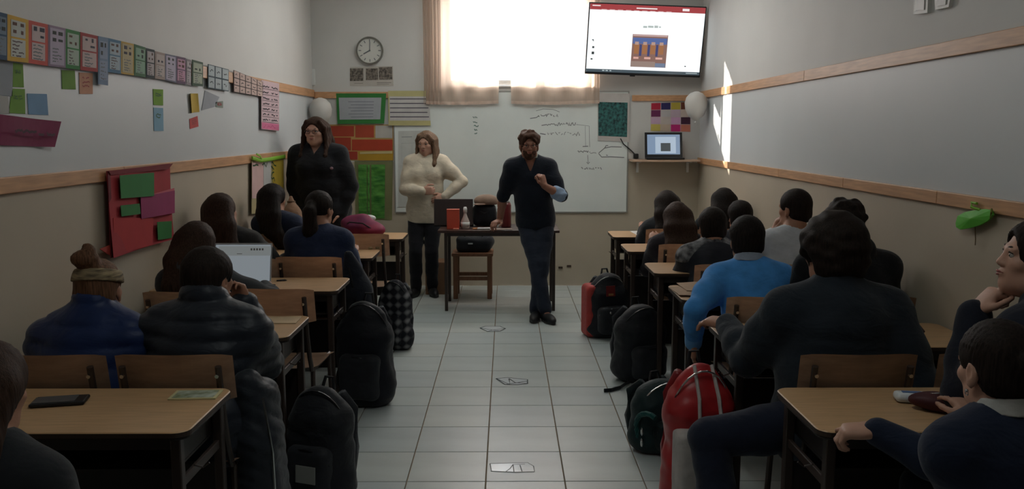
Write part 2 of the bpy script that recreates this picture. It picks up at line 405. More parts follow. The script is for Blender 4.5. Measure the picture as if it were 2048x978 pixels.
# ------------------------------------------------------------------ desks and chairs
DW, DD, DH = 1.06, 0.44, 0.74          # double desk: width, depth, height
def make_desk():
    t = empty('school_desk', 'x', 'desk', group='double school desks in two columns')
    bm = NB(); round_slab(bm, (0, 0, DH - 0.009), DW, DD, 0.018, 0.045); top = put('tabletop', bm, [WOOD, mat('dark_edge_band', srgb(58, 44, 36), 0.5)], t)
    for p in top.data.polygons:
        if abs(p.normal.z) < 0.3: p.material_index = 1
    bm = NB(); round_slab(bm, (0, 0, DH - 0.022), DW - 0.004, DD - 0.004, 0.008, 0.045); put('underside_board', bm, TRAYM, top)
    for sx in (-1, 1):
        for sy in (-1, 1):
            bm = NB(); box(bm, (sx * (DW / 2 - 0.045), sy * (DD / 2 - 0.04), (DH - 0.026) / 2 + 0.006), (0.032, 0.032, DH - 0.038), bev=0.004); lg = put('leg', bm, TUBE, t)
            bm = NB(); box(bm, (sx * (DW / 2 - 0.045), sy * (DD / 2 - 0.04), 0.008), (0.038, 0.038, 0.016), bev=0.003); put('foot_cap', bm, BLACKP, lg)
    for sx in (-1, 1):
        bm = NB(); box(bm, (sx * (DW / 2 - 0.045), 0, 0.12), (0.024, DD - 0.11, 0.026), bev=0.003); put('side_rail', bm, TUBE, t)
        bm = NB(); box(bm, (sx * (DW / 2 - 0.045), 0, 0.56), (0.014, DD - 0.11, 0.03), bev=0.003); put('side_rail', bm, TUBE, t)
        bm = NB(); tube(bm, [(sx * (DW / 2 - 0.02), -0.12, 0.60), (sx * (DW / 2 - 0.0), -0.10, 0.585), (sx * (DW / 2 + 0.02), -0.10, 0.60)], 0.003, 6); put('bag_hook', bm, TUBE, t)
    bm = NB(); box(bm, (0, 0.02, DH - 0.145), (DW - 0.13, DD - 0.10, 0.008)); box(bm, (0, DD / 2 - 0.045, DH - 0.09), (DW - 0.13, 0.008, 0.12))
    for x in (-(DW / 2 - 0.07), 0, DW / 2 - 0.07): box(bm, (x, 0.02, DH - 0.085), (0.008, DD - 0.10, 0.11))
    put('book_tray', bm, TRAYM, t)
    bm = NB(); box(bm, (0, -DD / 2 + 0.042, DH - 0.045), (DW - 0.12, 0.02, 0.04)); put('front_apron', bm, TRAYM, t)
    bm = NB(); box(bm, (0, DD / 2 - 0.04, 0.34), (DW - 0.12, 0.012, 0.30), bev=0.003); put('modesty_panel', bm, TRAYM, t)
    return t
desk0 = make_desk()
DESKS_L = [2.632, 3.795, 4.867, 6.10, 7.165]        # centre depth of each left row, near to far
DESKS_R = [2.625, 3.617, 4.60, 5.443, 6.417, 7.28]
dl = ['nearest left double desk with a phone and a printed card on it',
      'double desk in front of the blue and navy puffer coats',
      'double desk carrying the open laptop with the white page',
      'double desk in front of the ponytailed student in navy',
      'double desk with the purple and crimson bag, below the woman in black']
dr = ['double desk with the pencil case and tissue pack, nearest on the right',
      'double desk gripped by the student in the bulky dark jacket',
      'double desk with loose papers in front of the bright blue sweater',
      'double desk in front of the student in the patterned top',
      'double desk second from the back on the right side, before the long brown hair',
      'farthest double desk on the right with a white sheet on it']
DXL, DXR = -0.955 - DW / 2 + 0.012, 0.925 + DW / 2
first = True
for ys, x, labs in ((DESKS_L, DXL, dl), (DESKS_R, DXR, dr)):
    for k, (y, lb) in enumerate(zip(ys, labs)):
        xx = x + (0.085 if (x < 0 and k == 4) else 0) - (0.03 if (x > 0 and k >= 4) else 0)
        if first: desk0.location = (xx, y, 0); desk0['label'] = lb; first = False
        else: dup(desk0, (xx, y, 0), 0, lb)

def make_chair():
    t = empty('school_chair', 'x', 'chair', group='wooden school chairs with dark frames')
    # sitter looks to +y; seat top at 0.44, back at y = -0.2
    bm = NB(); n = 8; g = []
    for j in range(n + 1):
        v = j / n; y = -0.19 + 0.38 * v
        g.append([bm.verts.new(((-0.19 + 0.38 * i / n) * (0.93 if j == 0 else 1), y, 0.435 + 0.012 * (2 * v - 1) ** 2 * (-1 if v > 0.8 else 0.6) - 0.008 * (1 - (2 * i / n - 1) ** 2))) for i in range(n + 1)])
    for a, b in zip(g, g[1:]):
        for i in range(n): bm.faces.new((a[i], a[i + 1], b[i + 1], b[i]))
    r = bmesh.ops.solidify(bm, geom=list(bm.faces), thickness=0.012)
    put('seat', bm, WOOD_D, t)
    bm = NB(); n = 12; g = []
    for j in range(5):
        v = j / 4
        g.append([])
        for i in range(n + 1):
            u = 2 * i / n - 1
            zz = 0.675 + 0.180 * v + (0.012 if 0 < j < 4 else 0) * 0 - (0.010 * (abs(u) ** 6) if j == 4 else (-0.010 * abs(u) ** 6 if j == 0 else 0))
            g[-1].append(bm.verts.new((0.205 * u, -0.205 - 0.035 * (1 - u * u) - 0.03 * v, zz)))
    for a, b in zip(g, g[1:]):
        for i in range(n): bm.faces.new((a[i], a[i + 1], b[i + 1], b[i]))
    bmesh.ops.solidify(bm, geom=list(bm.faces), thickness=0.012)
    br = put('backrest', bm, WOOD_D, t)
    for sx in (-1, 1):
        bm = NB(); cyl(bm, (sx * 0.163, -0.250, 0.72), (sx * 0.163, -0.270, 0.718), 0.007, n=10); put('bolt', bm, METAL, br)
        bm = NB(); cyl(bm, (sx * 0.163, -0.262, 0.785), (sx * 0.163, -0.284, 0.783), 0.007, n=10); put('bolt', bm, METAL, br)
        bm = NB(); tube(bm, [(sx * 0.165, -0.17, 0.42), (sx * 0.165, -0.205, 0.50), (sx * 0.165, -0.235, 0.62), (sx * 0.165, -0.270, 0.815)], 0.012, 8, 1.0); put('back_upright', bm, TUBE, t)
        for sy in (-1, 1):
            bm = NB(); tube(bm, [(sx * 0.165, sy * 0.155, 0.42), (sx * 0.175, sy * 0.185, 0.012)], 0.012, 8); lg = put('leg', bm, TUBE, t)
            bm = NB(); cyl(bm, (sx * 0.1755, sy * 0.186, 0.0), (sx * 0.175, sy * 0.1845, 0.03), 0.015, n=10); put('foot_cap', bm, BLACKP, lg)
        bm = NB(); tube(bm, [(sx * 0.165, -0.17, 0.42), (sx * 0.165, 0.17, 0.42)], 0.011, 8); put('seat_rail', bm, TUBE, t)
        bm = NB(); tube(bm, [(sx * 0.172, -0.175, 0.16), (sx * 0.172, 0.175, 0.16)], 0.008, 8); put('stretcher', bm, TUBE, t)
    return t
chair0 = make_chair()
CHAIRS = []     # (x, y, rotation, label)
def chair(x, y, rz, label):
    if not CHAIRS: chair0.location = (x, y, 0); chair0.rotation_euler = (0, 0, rz); chair0['label'] = label; o = chair0
    else: o = dup(chair0, (x, y, 0), rz, label)
    CHAIRS.append(o)
    return o

# ------------------------------------------------------------------ teacher's table and the stool below it
TT = empty('teacher_table', 'dark teacher table with slim metal legs that the man leans on', 'table', (-0.07, 7.80, 0))
TOPM = mat('dark_table_laminate', srgb(70, 48, 42), 0.35, var=0.15, scale=6, stretch=(1, 8, 1))
bm = NB(); box(bm, (-0.07, 7.80, 0.728), (1.09, 0.52, 0.024), bev=0.004); put('tabletop', bm, TOPM, TT)
for x in (-0.545, 0.425):
    for y in (7.575, 8.02):
        bm = NB(); box(bm, (x, y, 0.3585), (0.028, 0.028, 0.715), bev=0.003); put('leg', bm, TUBE, TT)
for y in (7.575, 8.02):
    bm = NB(); box(bm, (-0.06, y, 0.70), (0.94, 0.02, 0.03)); put('apron_rail', bm, TUBE, TT)
for x in (-0.545, 0.425):
    bm = NB(); box(bm, (x, 7.80, 0.70), (0.02, 0.42, 0.03)); put('apron_rail', bm, TUBE, TT)

ST = empty('wooden_stool', 'brown wooden stool under the teacher table', 'stool', (-0.33, 8.28, 0))
bm = NB(); box(bm, (-0.33, 8.28, 0.435), (0.40, 0.34, 0.03), bev=0.006); put('seat', bm, STOOLW, ST)
for sx in (-1, 1):
    for sy in (-1, 1):
        bm = NB(); box(bm, (-0.33 + sx * 0.165, 8.28 + sy * 0.135, 0.21), (0.045, 0.045, 0.42), bev=0.004); put('leg', bm, STOOLW, ST)
for sx in (-1, 1):
    bm = NB(); box(bm, (-0.33 + sx * 0.165, 8.28, 0.14), (0.022, 0.225, 0.035)); put('stretcher', bm, STOOLW, ST)
for sy, z in ((-1, 0.20), (1, 0.20)):
    bm = NB(); box(bm, (-0.33, 8.28 + sy * 0.135, z), (0.285, 0.022, 0.035)); put('stretcher', bm, STOOLW, ST)
CARD = mat('cardboard', srgb(142, 108, 82), 0.8, var=0.08, scale=5)
cb = empty('cardboard_box', 'brown cardboard box standing on the floor beside the wooden stool', 'box', (-0.69, 8.5, 0))
bm = NB(); box(bm, (-0.69, 8.5, 0.16), (0.24, 0.28, 0.32), bev=0.004); put('body', bm, CARD, cb)
bm = NB(); box(bm, (-0.69, 8.43, 0.322), (0.24, 0.136, 0.004)); box(bm, (-0.69, 8.57, 0.322), (0.24, 0.136, 0.004)); put('flap', bm, CARD, cb)

# ------------------------------------------------------------------ on the teacher table
TZ = 0.7405
tl_ = empty('teacher_laptop', 'black laptop standing open on the teacher table, its lid towards the class', 'laptop', (-0.48, 7.95, TZ))
bm = NB(); box(bm, (-0.49, 7.965, TZ + 0.009), (0.36, 0.22, 0.018), bev=0.004); put('base', bm, BLACKP, tl_)
bm = NB(); box(bm, (-0.49, 7.835, TZ + 0.135), (0.36, 0.010, 0.245), M=Matrix.Rotation(math.radians(-9), 3, 'X') , bev=0.004); put('lid', bm, mat('laptop_lid', srgb(52, 42, 40), 0.4), tl_)
ORG = mat('orange_card', srgb(206, 84, 62), 0.55, var=0.05)
ob = empty('orange_box', 'upright orange-red box on the teacher table', 'box', (-0.47, 7.66, TZ))
bm = NB(); box(bm, (-0.483, 7.66, TZ + 0.088), (0.112, 0.07, 0.176), bev=0.004); put('body', bm, ORG, ob)
bm = NB(); box(bm, (-0.483, 7.66, TZ + 0.1775), (0.114, 0.072, 0.004)); put('lid', bm, mat('pink_lid', srgb(226, 120, 100), 0.5), ob)
sb = empty('spray_bottle', 'clear plastic bottle with a white cap beside the orange box', 'bottle', (-0.375, 7.68, TZ))
bm = NB(); lathe(bm, (-0.375, 7.68, TZ), [(0.036, 0), (0.040, 0.01), (0.040, 0.05), (0.036, 0.075), (0.022, 0.105), (0.014, 0.13), (0.014, 0.145)], 18); put('body', bm, mat('bottle_plastic', (0.52, 0.44, 0.40), 0.25, spec=0.5), sb, smooth=True)
bm = NB(); lathe(bm, (-0.375, 7.68, TZ), [(0.041, 0.022), (0.041, 0.062)], 18); put('label_band', bm, WHITEP, sb, smooth=True)
bm = NB(); lathe(bm, (-0.375, 7.68, TZ + 0.146), [(0.018, 0), (0.018, 0.035), (0.012, 0.052)], 14); put('cap', bm, WHITEP, sb, smooth=True)
MAR = mat('maroon_steel', srgb(110, 40, 42), 0.3, spec=0.5)
th = empty('thermos', 'tall maroon thermos flask behind the leaning hand of the man', 'flask', (0.0, 7.8, TZ))
bm = NB(); lathe(bm, (-0.005, 7.82, TZ), [(0.046, 0), (0.048, 0.01), (0.048, 0.20), (0.040, 0.225)], 20); put('body', bm, MAR, th, smooth=True)
bm = NB(); lathe(bm, (-0.005, 7.82, TZ + 0.226), [(0.036, 0), (0.038, 0.012), (0.030, 0.05), (0.016, 0.062)], 18); put('cap', bm, WHITEP, th, smooth=True)
bm = NB(); tube(bm, [(-0.053, 7.82, TZ + 0.19), (-0.085, 7.82, TZ + 0.17), (-0.085, 7.82, TZ + 0.08), (-0.053, 7.82, TZ + 0.05)], 0.008, 8); put('handle', bm, WHITEP, th, smooth=True)
bm = NB(); box(bm, (-0.20, 7.60, TZ + 0.009), (0.125, 0.035, 0.018), bev=0.006); o = put('marker_case', bm, WHITEP); tag(o, 'small white marker case lying on the teacher table', 'case')
bm = NB(); box(bm, (-0.05, 7.585, TZ + 0.004), (0.20, 0.07, 0.008), rz=0.05); o = put('paper_pad', bm, paint((176, 160, 148))); tag(o, 'thin paper pad on the table edge under the hand of the man', 'paper pad')
bm = NB(); box(bm, (-0.28, 7.61, TZ + 0.007), (0.05, 0.03, 0.014), rz=0.3, bev=0.003); o = put('eraser', bm, paint((196, 138, 92))); tag(o, 'tan board eraser beside the clear bottle', 'eraser')
bm = NB(); box(bm, (-0.455, 7.60, TZ + 0.006), (0.05, 0.03, 0.012), rz=-0.1, bev=0.003); o = put('small_card_box', bm, paint((226, 140, 120))); tag(o, 'little pink card box lying in front of the orange box', 'box')

# ------------------------------------------------------------------ things on the desks
dz = DH + 0.0005
PH = empty('smartphone', 'large black smartphone lying on the nearest left desk', 'phone', (-1.42, 2.60, dz))
q = onZ(120, 806, dz)
R_ = 0.22
bm = NB(); box(bm, (q[0], q[1], dz + 0.007), (0.165, 0.085, 0.012), rz=R_, bev=0.005); PH.location = (q[0], q[1], dz); put('case', bm, BLACKP, PH)
bm = NB(); box(bm, (q[0] - 0.012, q[1], dz + 0.0136), (0.125, 0.068, 0.001), rz=R_); put('screen', bm, mat('dark_glass', (0.10, 0.11, 0.12), 0.15, spec=0.6), PH)
q = onZ(392, 791, dz)
cdm = mat('printed_card', srgb(150, 160, 110), 0.5, var=0.4, scale=26, col2=srgb(196, 204, 190))
bm = NB(); box(bm, (q[0], q[1], dz + 0.0025), (0.155, 0.095, 0.005), rz=0.05); o = put('printed_card', bm, paint((206, 196, 150))); tag(o, 'printed green and yellow card at the corner of the nearest left desk', 'card')
bm = NB(); box(bm, (q[0], q[1], dz + 0.0053), (0.135, 0.078, 0.0006), rz=0.05); put('print', bm, cdm, o)
q = onZ(555, 641, dz); bm = NB(); box(bm, (q[0], q[1], dz + 0.002), (0.20, 0.14, 0.004), rz=0.03); o = put('worksheet', bm, paint((206, 180, 146))); tag(o, 'pale worksheet on the desk in front of the navy puffer coat', 'paper')

# student laptop with a white page on its screen, seen from behind the student
LS = empty('student_laptop', 'open silver laptop showing a white page, on the third left desk', 'laptop', (0, 0, 0))
c0 = onZ(484, 572, dz); lw = 0.33
LS.location = (c0[0], c0[1], dz)
bm = NB(); box(bm, (c0[0], c0[1] - 0.09, dz + 0.008), (lw, 0.20, 0.016), bev=0.004, rz=0.0); put('base', bm, mat('silver_plastic', (0.45, 0.46, 0.48), 0.35), LS)
bm = NB(); box(bm, (c0[0], c0[1] - 0.10, dz + 0.0165), (lw - 0.04, 0.10, 0.002)); put('keyboard', bm, BLACKP, LS)
RX = Matrix.Rotation(math.radians(-14), 3, 'X')
lidc = Vector((c0[0], c0[1] + 0.035, dz + 0.125))
bm = NB(); box(bm, lidc, (lw, 0.008, 0.235), M=RX, bev=0.003); ld = put('lid', bm, MATS['silver_plastic'], LS)
bm = NB(); box(bm, lidc + RX @ Vector((0, -0.0046, 0)), (lw - 0.016, 0.0015, 0.215), M=RX); scr = put('screen', bm, emissive('white_page_screen', (0.62, 0.70, 0.76), 0.30), LS)
bm = NB()
for i in range(5): box(bm, lidc + RX @ Vector((0.048 + 0.016 * i, -0.0058, 0.081)), (0.010, 0.0008, 0.012), M=RX)
box(bm, lidc + RX @ Vector((-0.02, -0.0058, 0.055)), (0.03, 0.0008, 0.003), M=RX)
put('page_text', bm, emissive('screen_print', (0.14, 0.13, 0.12), 0.18), scr)
bm = NB(); box(bm, lidc + RX @ Vector((0.01, -0.0056, 0.072)), (lw - 0.03, 0.0004, 0.055), M=RX); put('page_banner', bm, emissive('screen_banner', (0.55, 0.60, 0.60), 0.27), scr)
# small bottle, keys and pen near the laptop
q = onZ(521, 566, dz)
gb = empty('ink_bottle', 'tiny dark glass bottle beside the student laptop', 'bottle', (q[0], q[1], dz))
bm = NB(); lathe(bm, (q[0], q[1], dz), [(0.016, 0), (0.018, 0.008), (0.018, 0.04), (0.010, 0.052)], 14); put('body', bm, mat('dark_bottle', (0.03, 0.035, 0.03), 0.15, spec=0.6), gb, smooth=True)
bm = NB(); lathe(bm, (q[0], q[1], dz + 0.052), [(0.012, 0), (0.012, 0.018)], 12); put('cap', bm, mat('grey_cap', (0.4, 0.42, 0.4), 0.4), gb)
q = onZ(532, 570, dz); bm = NB(); tube(bm, [(q[0] - 0.03, q[1] + 0.02, dz + 0.005), (q[0] + 0.06, q[1] - 0.03, dz + 0.005)], 0.0045, 8); o = put('pen', bm, BLACKP); tag(o, 'dark pen lying beside the student laptop', 'pen')
q = onZ(562, 562, dz); bm = NB()
box(bm, (q[0], q[1], dz + 0.004), (0.05, 0.012, 0.007), rz=0.4); tube(bm, [(q[0] + 0.02 + 0.014 * math.cos(a), q[1] + 0.014 * math.sin(a), dz + 0.004) for a in np.linspace(0, 6.2, 10)], 0.002, 6)
o = put('key', bm, INK); tag(o, 'small black key on a ring near the laptop desk edge', 'key')

# right desks
q = onZ(1822, 803, dz); ti = empty('tissue_pack', 'white and blue tissue pack on the nearest right desk', 'tissue pack', (q[0], q[1], dz))
bm = NB(); box(bm, (q[0], q[1], dz + 0.016), (0.105, 0.058, 0.030), rz=-0.15, bev=0.012); put('wrapper', bm, mat('tissue_wrapper', srgb(238, 238, 234), 0.4, var=0.05, scale=10, col2=srgb(190, 206, 230)), ti, smooth=True)
bm = NB(); box(bm, (q[0] + 0.0, q[1], dz + 0.0325), (0.06, 0.016, 0.002), rz=-0.15); put('flap', bm, mat('blue_flap', srgb(90, 120, 170), 0.5), ti)
PCM = mat('maroon_fabric', srgb(74, 28, 34), 0.6, var=0.15, scale=20)
q = onZ(1210 + 450, 455, dz)
# white sheet on the farthest right desk, sheets on the third
q = onZ(1290, 466, dz); bm = NB(); box(bm, (q[0], q[1], dz + 0.0015), (0.21, 0.28, 0.003), rz=0.06); o = put('white_sheet', bm, paint((218, 214, 208))); tag(o, 'white sheet lying on the farthest right desk', 'paper')
for (px_, py_), rz, lb in (((1384, 584), 0.12, 'tan paper sheet hanging over the left edge of the third right desk'), ((1398, 577), -0.2, 'upper tan sheet on the third right desk beside the blue sleeve')):
    q = onZ(px_, py_, dz); bm = NB()
    c = Vector((q[0], q[1], dz + (0.0015 if rz > 0 else 0.006))); a = 0.10; b = 0.14
    slab(bm, [c + Vector((-a, b, 0)), c + Vector((a, b, 0)), c + Vector((a, -b, 0)), c + Vector((-a, -b, 0))], (0, 0, 1), 0.002, 6, 6, lambda u, v: 0.004 * (1 - math.cos(4 * u + 3 * v)))
    o = put('loose_sheet', bm, paint((168, 138, 110))); tag(o, lb, 'paper')

# ------------------------------------------------------------------ television, shelf and laptop at the back right
tvc = onY(1291, 81, 8.62)
Mtv = Matrix.Rotation(math.radians(1.3), 3, 'Y') @ Matrix.Rotation(math.radians(-7), 3, 'X') @ Matrix.Rotation(math.radians(-3), 3, 'Z')
Mtv = Matrix.Rotation(math.radians(1.6), 3, 'Y') @ Matrix.Rotation(math.radians(4), 3, 'Z') @ Matrix.Rotation(math.radians(9), 3, 'X')
TVW, TVH = 1.175, 0.69
tv = empty('television', 'flat wall television showing a white slide with a red top bar', 'television', tuple(tvc))
tp = lambda x, y, z: Vector(tvc) + Mtv @ Vector((x, y, z))
bm = NB(); box(bm, tp(0, 0.022, 0), (TVW, 0.04, TVH), M=Mtv, bev=0.006); put('casing', bm, BLACKP, tv)
W_, H_ = TVW - 0.024, TVH - 0.035
bm = NB(); box(bm, tp(0, 0.0005, 0.006), (W_, 0.003, H_), M=Mtv); sc = put('screen', bm, emissive('tv_white', (0.93, 0.98, 1.0), 1.15), tv)
def tvp(name, x0, x1, y0, y1, col, st, lay=1, par=None):
    bm = NB(); box(bm, tp((x0 + x1 - 1) / 2 * W_, -0.001 - 0.0006 * lay, 0.006 + (0.5 - (y0 + y1) / 2) * H_), ((x1 - x0) * W_, 0.0006, (y1 - y0) * H_), M=Mtv)
    return put(name, bm, emissive('tv_%s' % name if par is None else 'tv_%s_%d' % (name, RNG.randrange(10 ** 6)), col, st), par or sc)
tvp('title_bar', 0, 1, 0, 0.085, (0.36, 0.045, 0.05), 0.95)
tvp('task_bar', 0, 1, 0.955, 1, (0.07, 0.10, 0.12), 0.8)
def tv_multi(name, rects, col, st, lay):
    for x0, x1, y0, y1 in rects:
        bm = NB(); box(bm, tp((x0 + x1 - 1) / 2 * W_, -0.001 - 0.0006 * lay, 0.006 + (0.5 - (y0 + y1) / 2) * H_), ((x1 - x0) * W_, 0.0006, (y1 - y0) * H_), M=Mtv)
        put(name, bm, emissive('tv_' + name, col, st), sc)
tv_multi('title_word', [(0.40, 0.58, 0.035, 0.052), (0.80, 0.86, 0.025, 0.06), (0.02, 0.09, 0.02, 0.035)], (0.9, 0.8, 0.8), 1.0, 2)
tv_multi('menu_word', [(0.10 + 0.07 * i, 0.145 + 0.07 * i, 0.075, 0.083) for i in range(9)], (0.8, 0.5, 0.5), 0.9, 2)
tv_multi('heading_word', [(0.47, 0.505, 0.295, 0.325), (0.512, 0.56, 0.29, 0.32), (0.567, 0.60, 0.285, 0.32), (0.607, 0.625, 0.295, 0.315)], (0.55, 0.62, 0.60), 0.8, 1)
tv_multi('side_icon', [(0.035, 0.05, 0.52, 0.535), (0.045, 0.05, 0.53, 0.55), (0.04, 0.058, 0.62, 0.65), (0.038, 0.06, 0.70, 0.74), (0.032, 0.05, 0.80, 0.82)], (0.04, 0.05, 0.05), 0.7, 1)
tv_multi('cursor_dot', [(0.862, 0.875, 0.865, 0.88)], (0.03, 0.03, 0.03), 0.5, 1)
tv_multi('task_icon', [(0.14, 0.16, 0.968, 0.982), (0.17, 0.19, 0.968, 0.982), (0.205, 0.22, 0.968, 0.982), (0.88, 0.98, 0.97, 0.98)], (0.6, 0.7, 0.72), 0.8, 2)
tv_multi('slide_picture', [(0.385, 0.695, 0.42, 0.905)], (0.30, 0.16, 0.13), 0.75, 1)
tv_multi('picture_upper_band', [(0.39, 0.69, 0.47, 0.56)], (0.10, 0.16, 0.40), 0.8, 2)
tv_multi('picture_top_band', [(0.39, 0.69, 0.42, 0.45)], (0.62, 0.42, 0.40), 0.8, 2)
tv_multi('picture_figure', [(0.405 + 0.072 * i, 0.448 + 0.072 * i, 0.575, 0.71) for i in range(4)], (0.36, 0.15, 0.06), 0.9, 2)
tv_multi('picture_figure_top', [(0.41 + 0.072 * i, 0.443 + 0.072 * i, 0.53, 0.575) for i in range(4)], (0.55, 0.36, 0.30), 0.8, 3)
tv_multi('picture_gap', [(0.452 + 0.072 * i, 0.472 + 0.072 * i, 0.57, 0.74) for i in range(3)], (0.06, 0.07, 0.22), 0.7, 2)
tv_multi('picture_table', [(0.405, 0.45, 0.755, 0.785), (0.50, 0.555, 0.755, 0.785), (0.60, 0.66, 0.755, 0.785)], (0.75, 0.42, 0.36), 0.9, 3)
tv_multi('picture_floor', [(0.39, 0.60, 0.82, 0.90)], (0.36, 0.26, 0.22), 0.8, 2)
tv_multi('picture_corner', [(0.60, 0.69, 0.84, 0.90)], (0.18, 0.24, 0.36), 0.8, 2)
bm = NB(); cyl(bm, tp(0, 0.05, 0), tp(0, 0.05, 0) + Vector((0, 0.19, 0)), 0.03); box(bm, (tp(0, 0, 0).x, YB - 0.012, tp(0, 0, 0).z), (0.25, 0.02, 0.25)); put('wall_mount', bm, BLACKP, tv)
bm = NB(); box(bm, tp(-0.1, 0.02, -TVH / 2 - 0.006), (0.05, 0.02, 0.012), M=Mtv); put('sensor_bump', bm, BLACKP, tv)

sz = onY(1320, 319, 8.72)[2]
sh = empty('wall_shelf', 'narrow pale wooden wall shelf in the corner under the television', 'shelf', (1.62, 8.75, sz))
bm = NB(); box(bm, (1.615, YB - 0.125, sz - 0.011), (0.69, 0.245, 0.02), bev=0.003); put('board', bm, mat('pale_shelf_wood', srgb(196, 164, 140), 0.45, var=0.1, scale=6), sh)
for x in (1.36, 1.88):
    bm = NB(); box(bm, (x, YB - 0.01, sz - 0.08), (0.025, 0.018, 0.115)); box(bm, (x, YB - 0.09, sz - 0.028), (0.025, 0.15, 0.012)); put('bracket', bm, WHITEP, sh)
lp = empty('shelf_laptop', 'black laptop open on the corner wall shelf with a blue lit screen', 'laptop', (1.62, 8.72, sz))
lc = onY(1327, 290, 8.76); RX = Matrix.Rotation(math.radians(-12), 3, 'X')
bm = NB(); box(bm, (lc[0], 8.675, sz + 0.011), (0.385, 0.115, 0.018), bev=0.004); put('base', bm, BLACKP, lp)
lc = Vector((lc[0], 8.76, sz + 0.145))
bm = NB(); box(bm, lc, (0.385, 0.01, 0.265), M=RX, bev=0.004); put('lid', bm, BLACKP, lp)
bm = NB(); box(bm, lc + RX @ Vector((0, -0.0056, 0.006)), (0.335, 0.0012, 0.205), M=RX); s2 = put('screen', bm, emissive('laptop_blue', (0.30, 0.42, 0.60), 0.62), lp)
bm = NB(); box(bm, lc + RX @ Vector((0.02, -0.0068, 0.0)), (0.21, 0.0008, 0.17), M=RX); put('slide_page', bm, emissive('laptop_page', (0.52, 0.64, 0.78), 0.72), s2)
bm = NB(); box(bm, lc + RX @ Vector((0.02, -0.0078, -0.022)), (0.10, 0.0008, 0.085), M=RX); put('slide_picture', bm, emissive('laptop_picture', (0.09, 0.11, 0.12), 0.5), s2)
bm = NB(); tube(bm, [wall_back(1240, 277, 0.036), wall_back(1246, 288, 0.036), wall_back(1256, 296, 0.03), wall_back(1263, 302, 0.016), wall_back(1270, 309, 0.012)], 0.006, 6); o = put('power_cable', bm, BLACKP); tag(o, 'dark power cable running down to the plug beside the shelf laptop', 'cable')
bm = NB(); box(bm, wall_back(1271, 312, 0.025), (0.05, 0.045, 0.05), bev=0.008); o = put('plug', bm, BLACKP); tag(o, 'black plug in the wall at the left end of the shelf', 'plug')
# ------------------------------------------------------------------ things on the walls
NRM = {wall_left: Vector((1, 0, 0)), wall_right: Vector((-1, 0, 0)), wall_back: Vector((0, -1, 0))}
def bil(q, u, v):
    tl, tr, br, bl = q
    return ((tl[0] * (1 - u) + tr[0] * u) * (1 - v) + (bl[0] * (1 - u) + br[0] * u) * v, (tl[1] * (1 - u) + tr[1] * u) * (1 - v) + (bl[1] * (1 - u) + br[1] * u) * v)
def quadpx(x0, yt0, yb0, x1, yt1, yb1): return [(x0, yt0), (x1, yt1), (x1, yb1), (x0, yb0)]
def sheet(name, label, wall, q, rgb, th=0.002, off=0.001, wav=None, group=None, cat='poster', n=1):
    bm = NB(); slab(bm, [wall(*p, off) for p in q], NRM[wall], th, n if wav else 1, n if wav else 1, wav)
    o = put(name, bm, paint(rgb)); tag(o, label, cat, group); o['_'] = 0; del o['_']
    return o
def patch(o, name, wall, q, u0, u1, v0, v1, m, off=0.0042, th=0.0008, wav=None):
    qq = [bil(q, u0, v0), bil(q, u1, v0), bil(q, u1, v1), bil(q, u0, v1)]
    bm = NB(); slab(bm, [wall(*p, off) for p in qq], NRM[wall], th)
    return put(name, bm, m, o)
def patches(o, name, wall, q, rects, m, off=0.0054, th=0.0006):
    for u0, u1, v0, v1 in rects:
        bm = NB(); slab(bm, [wall(*bil(q, a, b), off) for a, b in ((u0, v0), (u1, v0), (u1, v1), (u0, v1))], NRM[wall], th); put(name, bm, m, o)
def squiggle(bm, wall, q, u0, u1, v, h, r, off=0.0056, w=0.004, step=0.05):
    """a line of illegible handwriting"""
    pts = []; u = u0
    while u < u1:
        pts.append((u, v + h * (r.random() - 0.5))); u += step * (0.5 + r.random())
        if r.random() < 0.12 and len(pts) > 2:
            ribbon(bm, [wall(*bil(q, a, b), off) for a, b in pts], NRM[wall], w); pts = []; u += step
    if len(pts) > 1: ribbon(bm, [wall(*bil(q, a, b), off) for a, b in pts], NRM[wall], w)

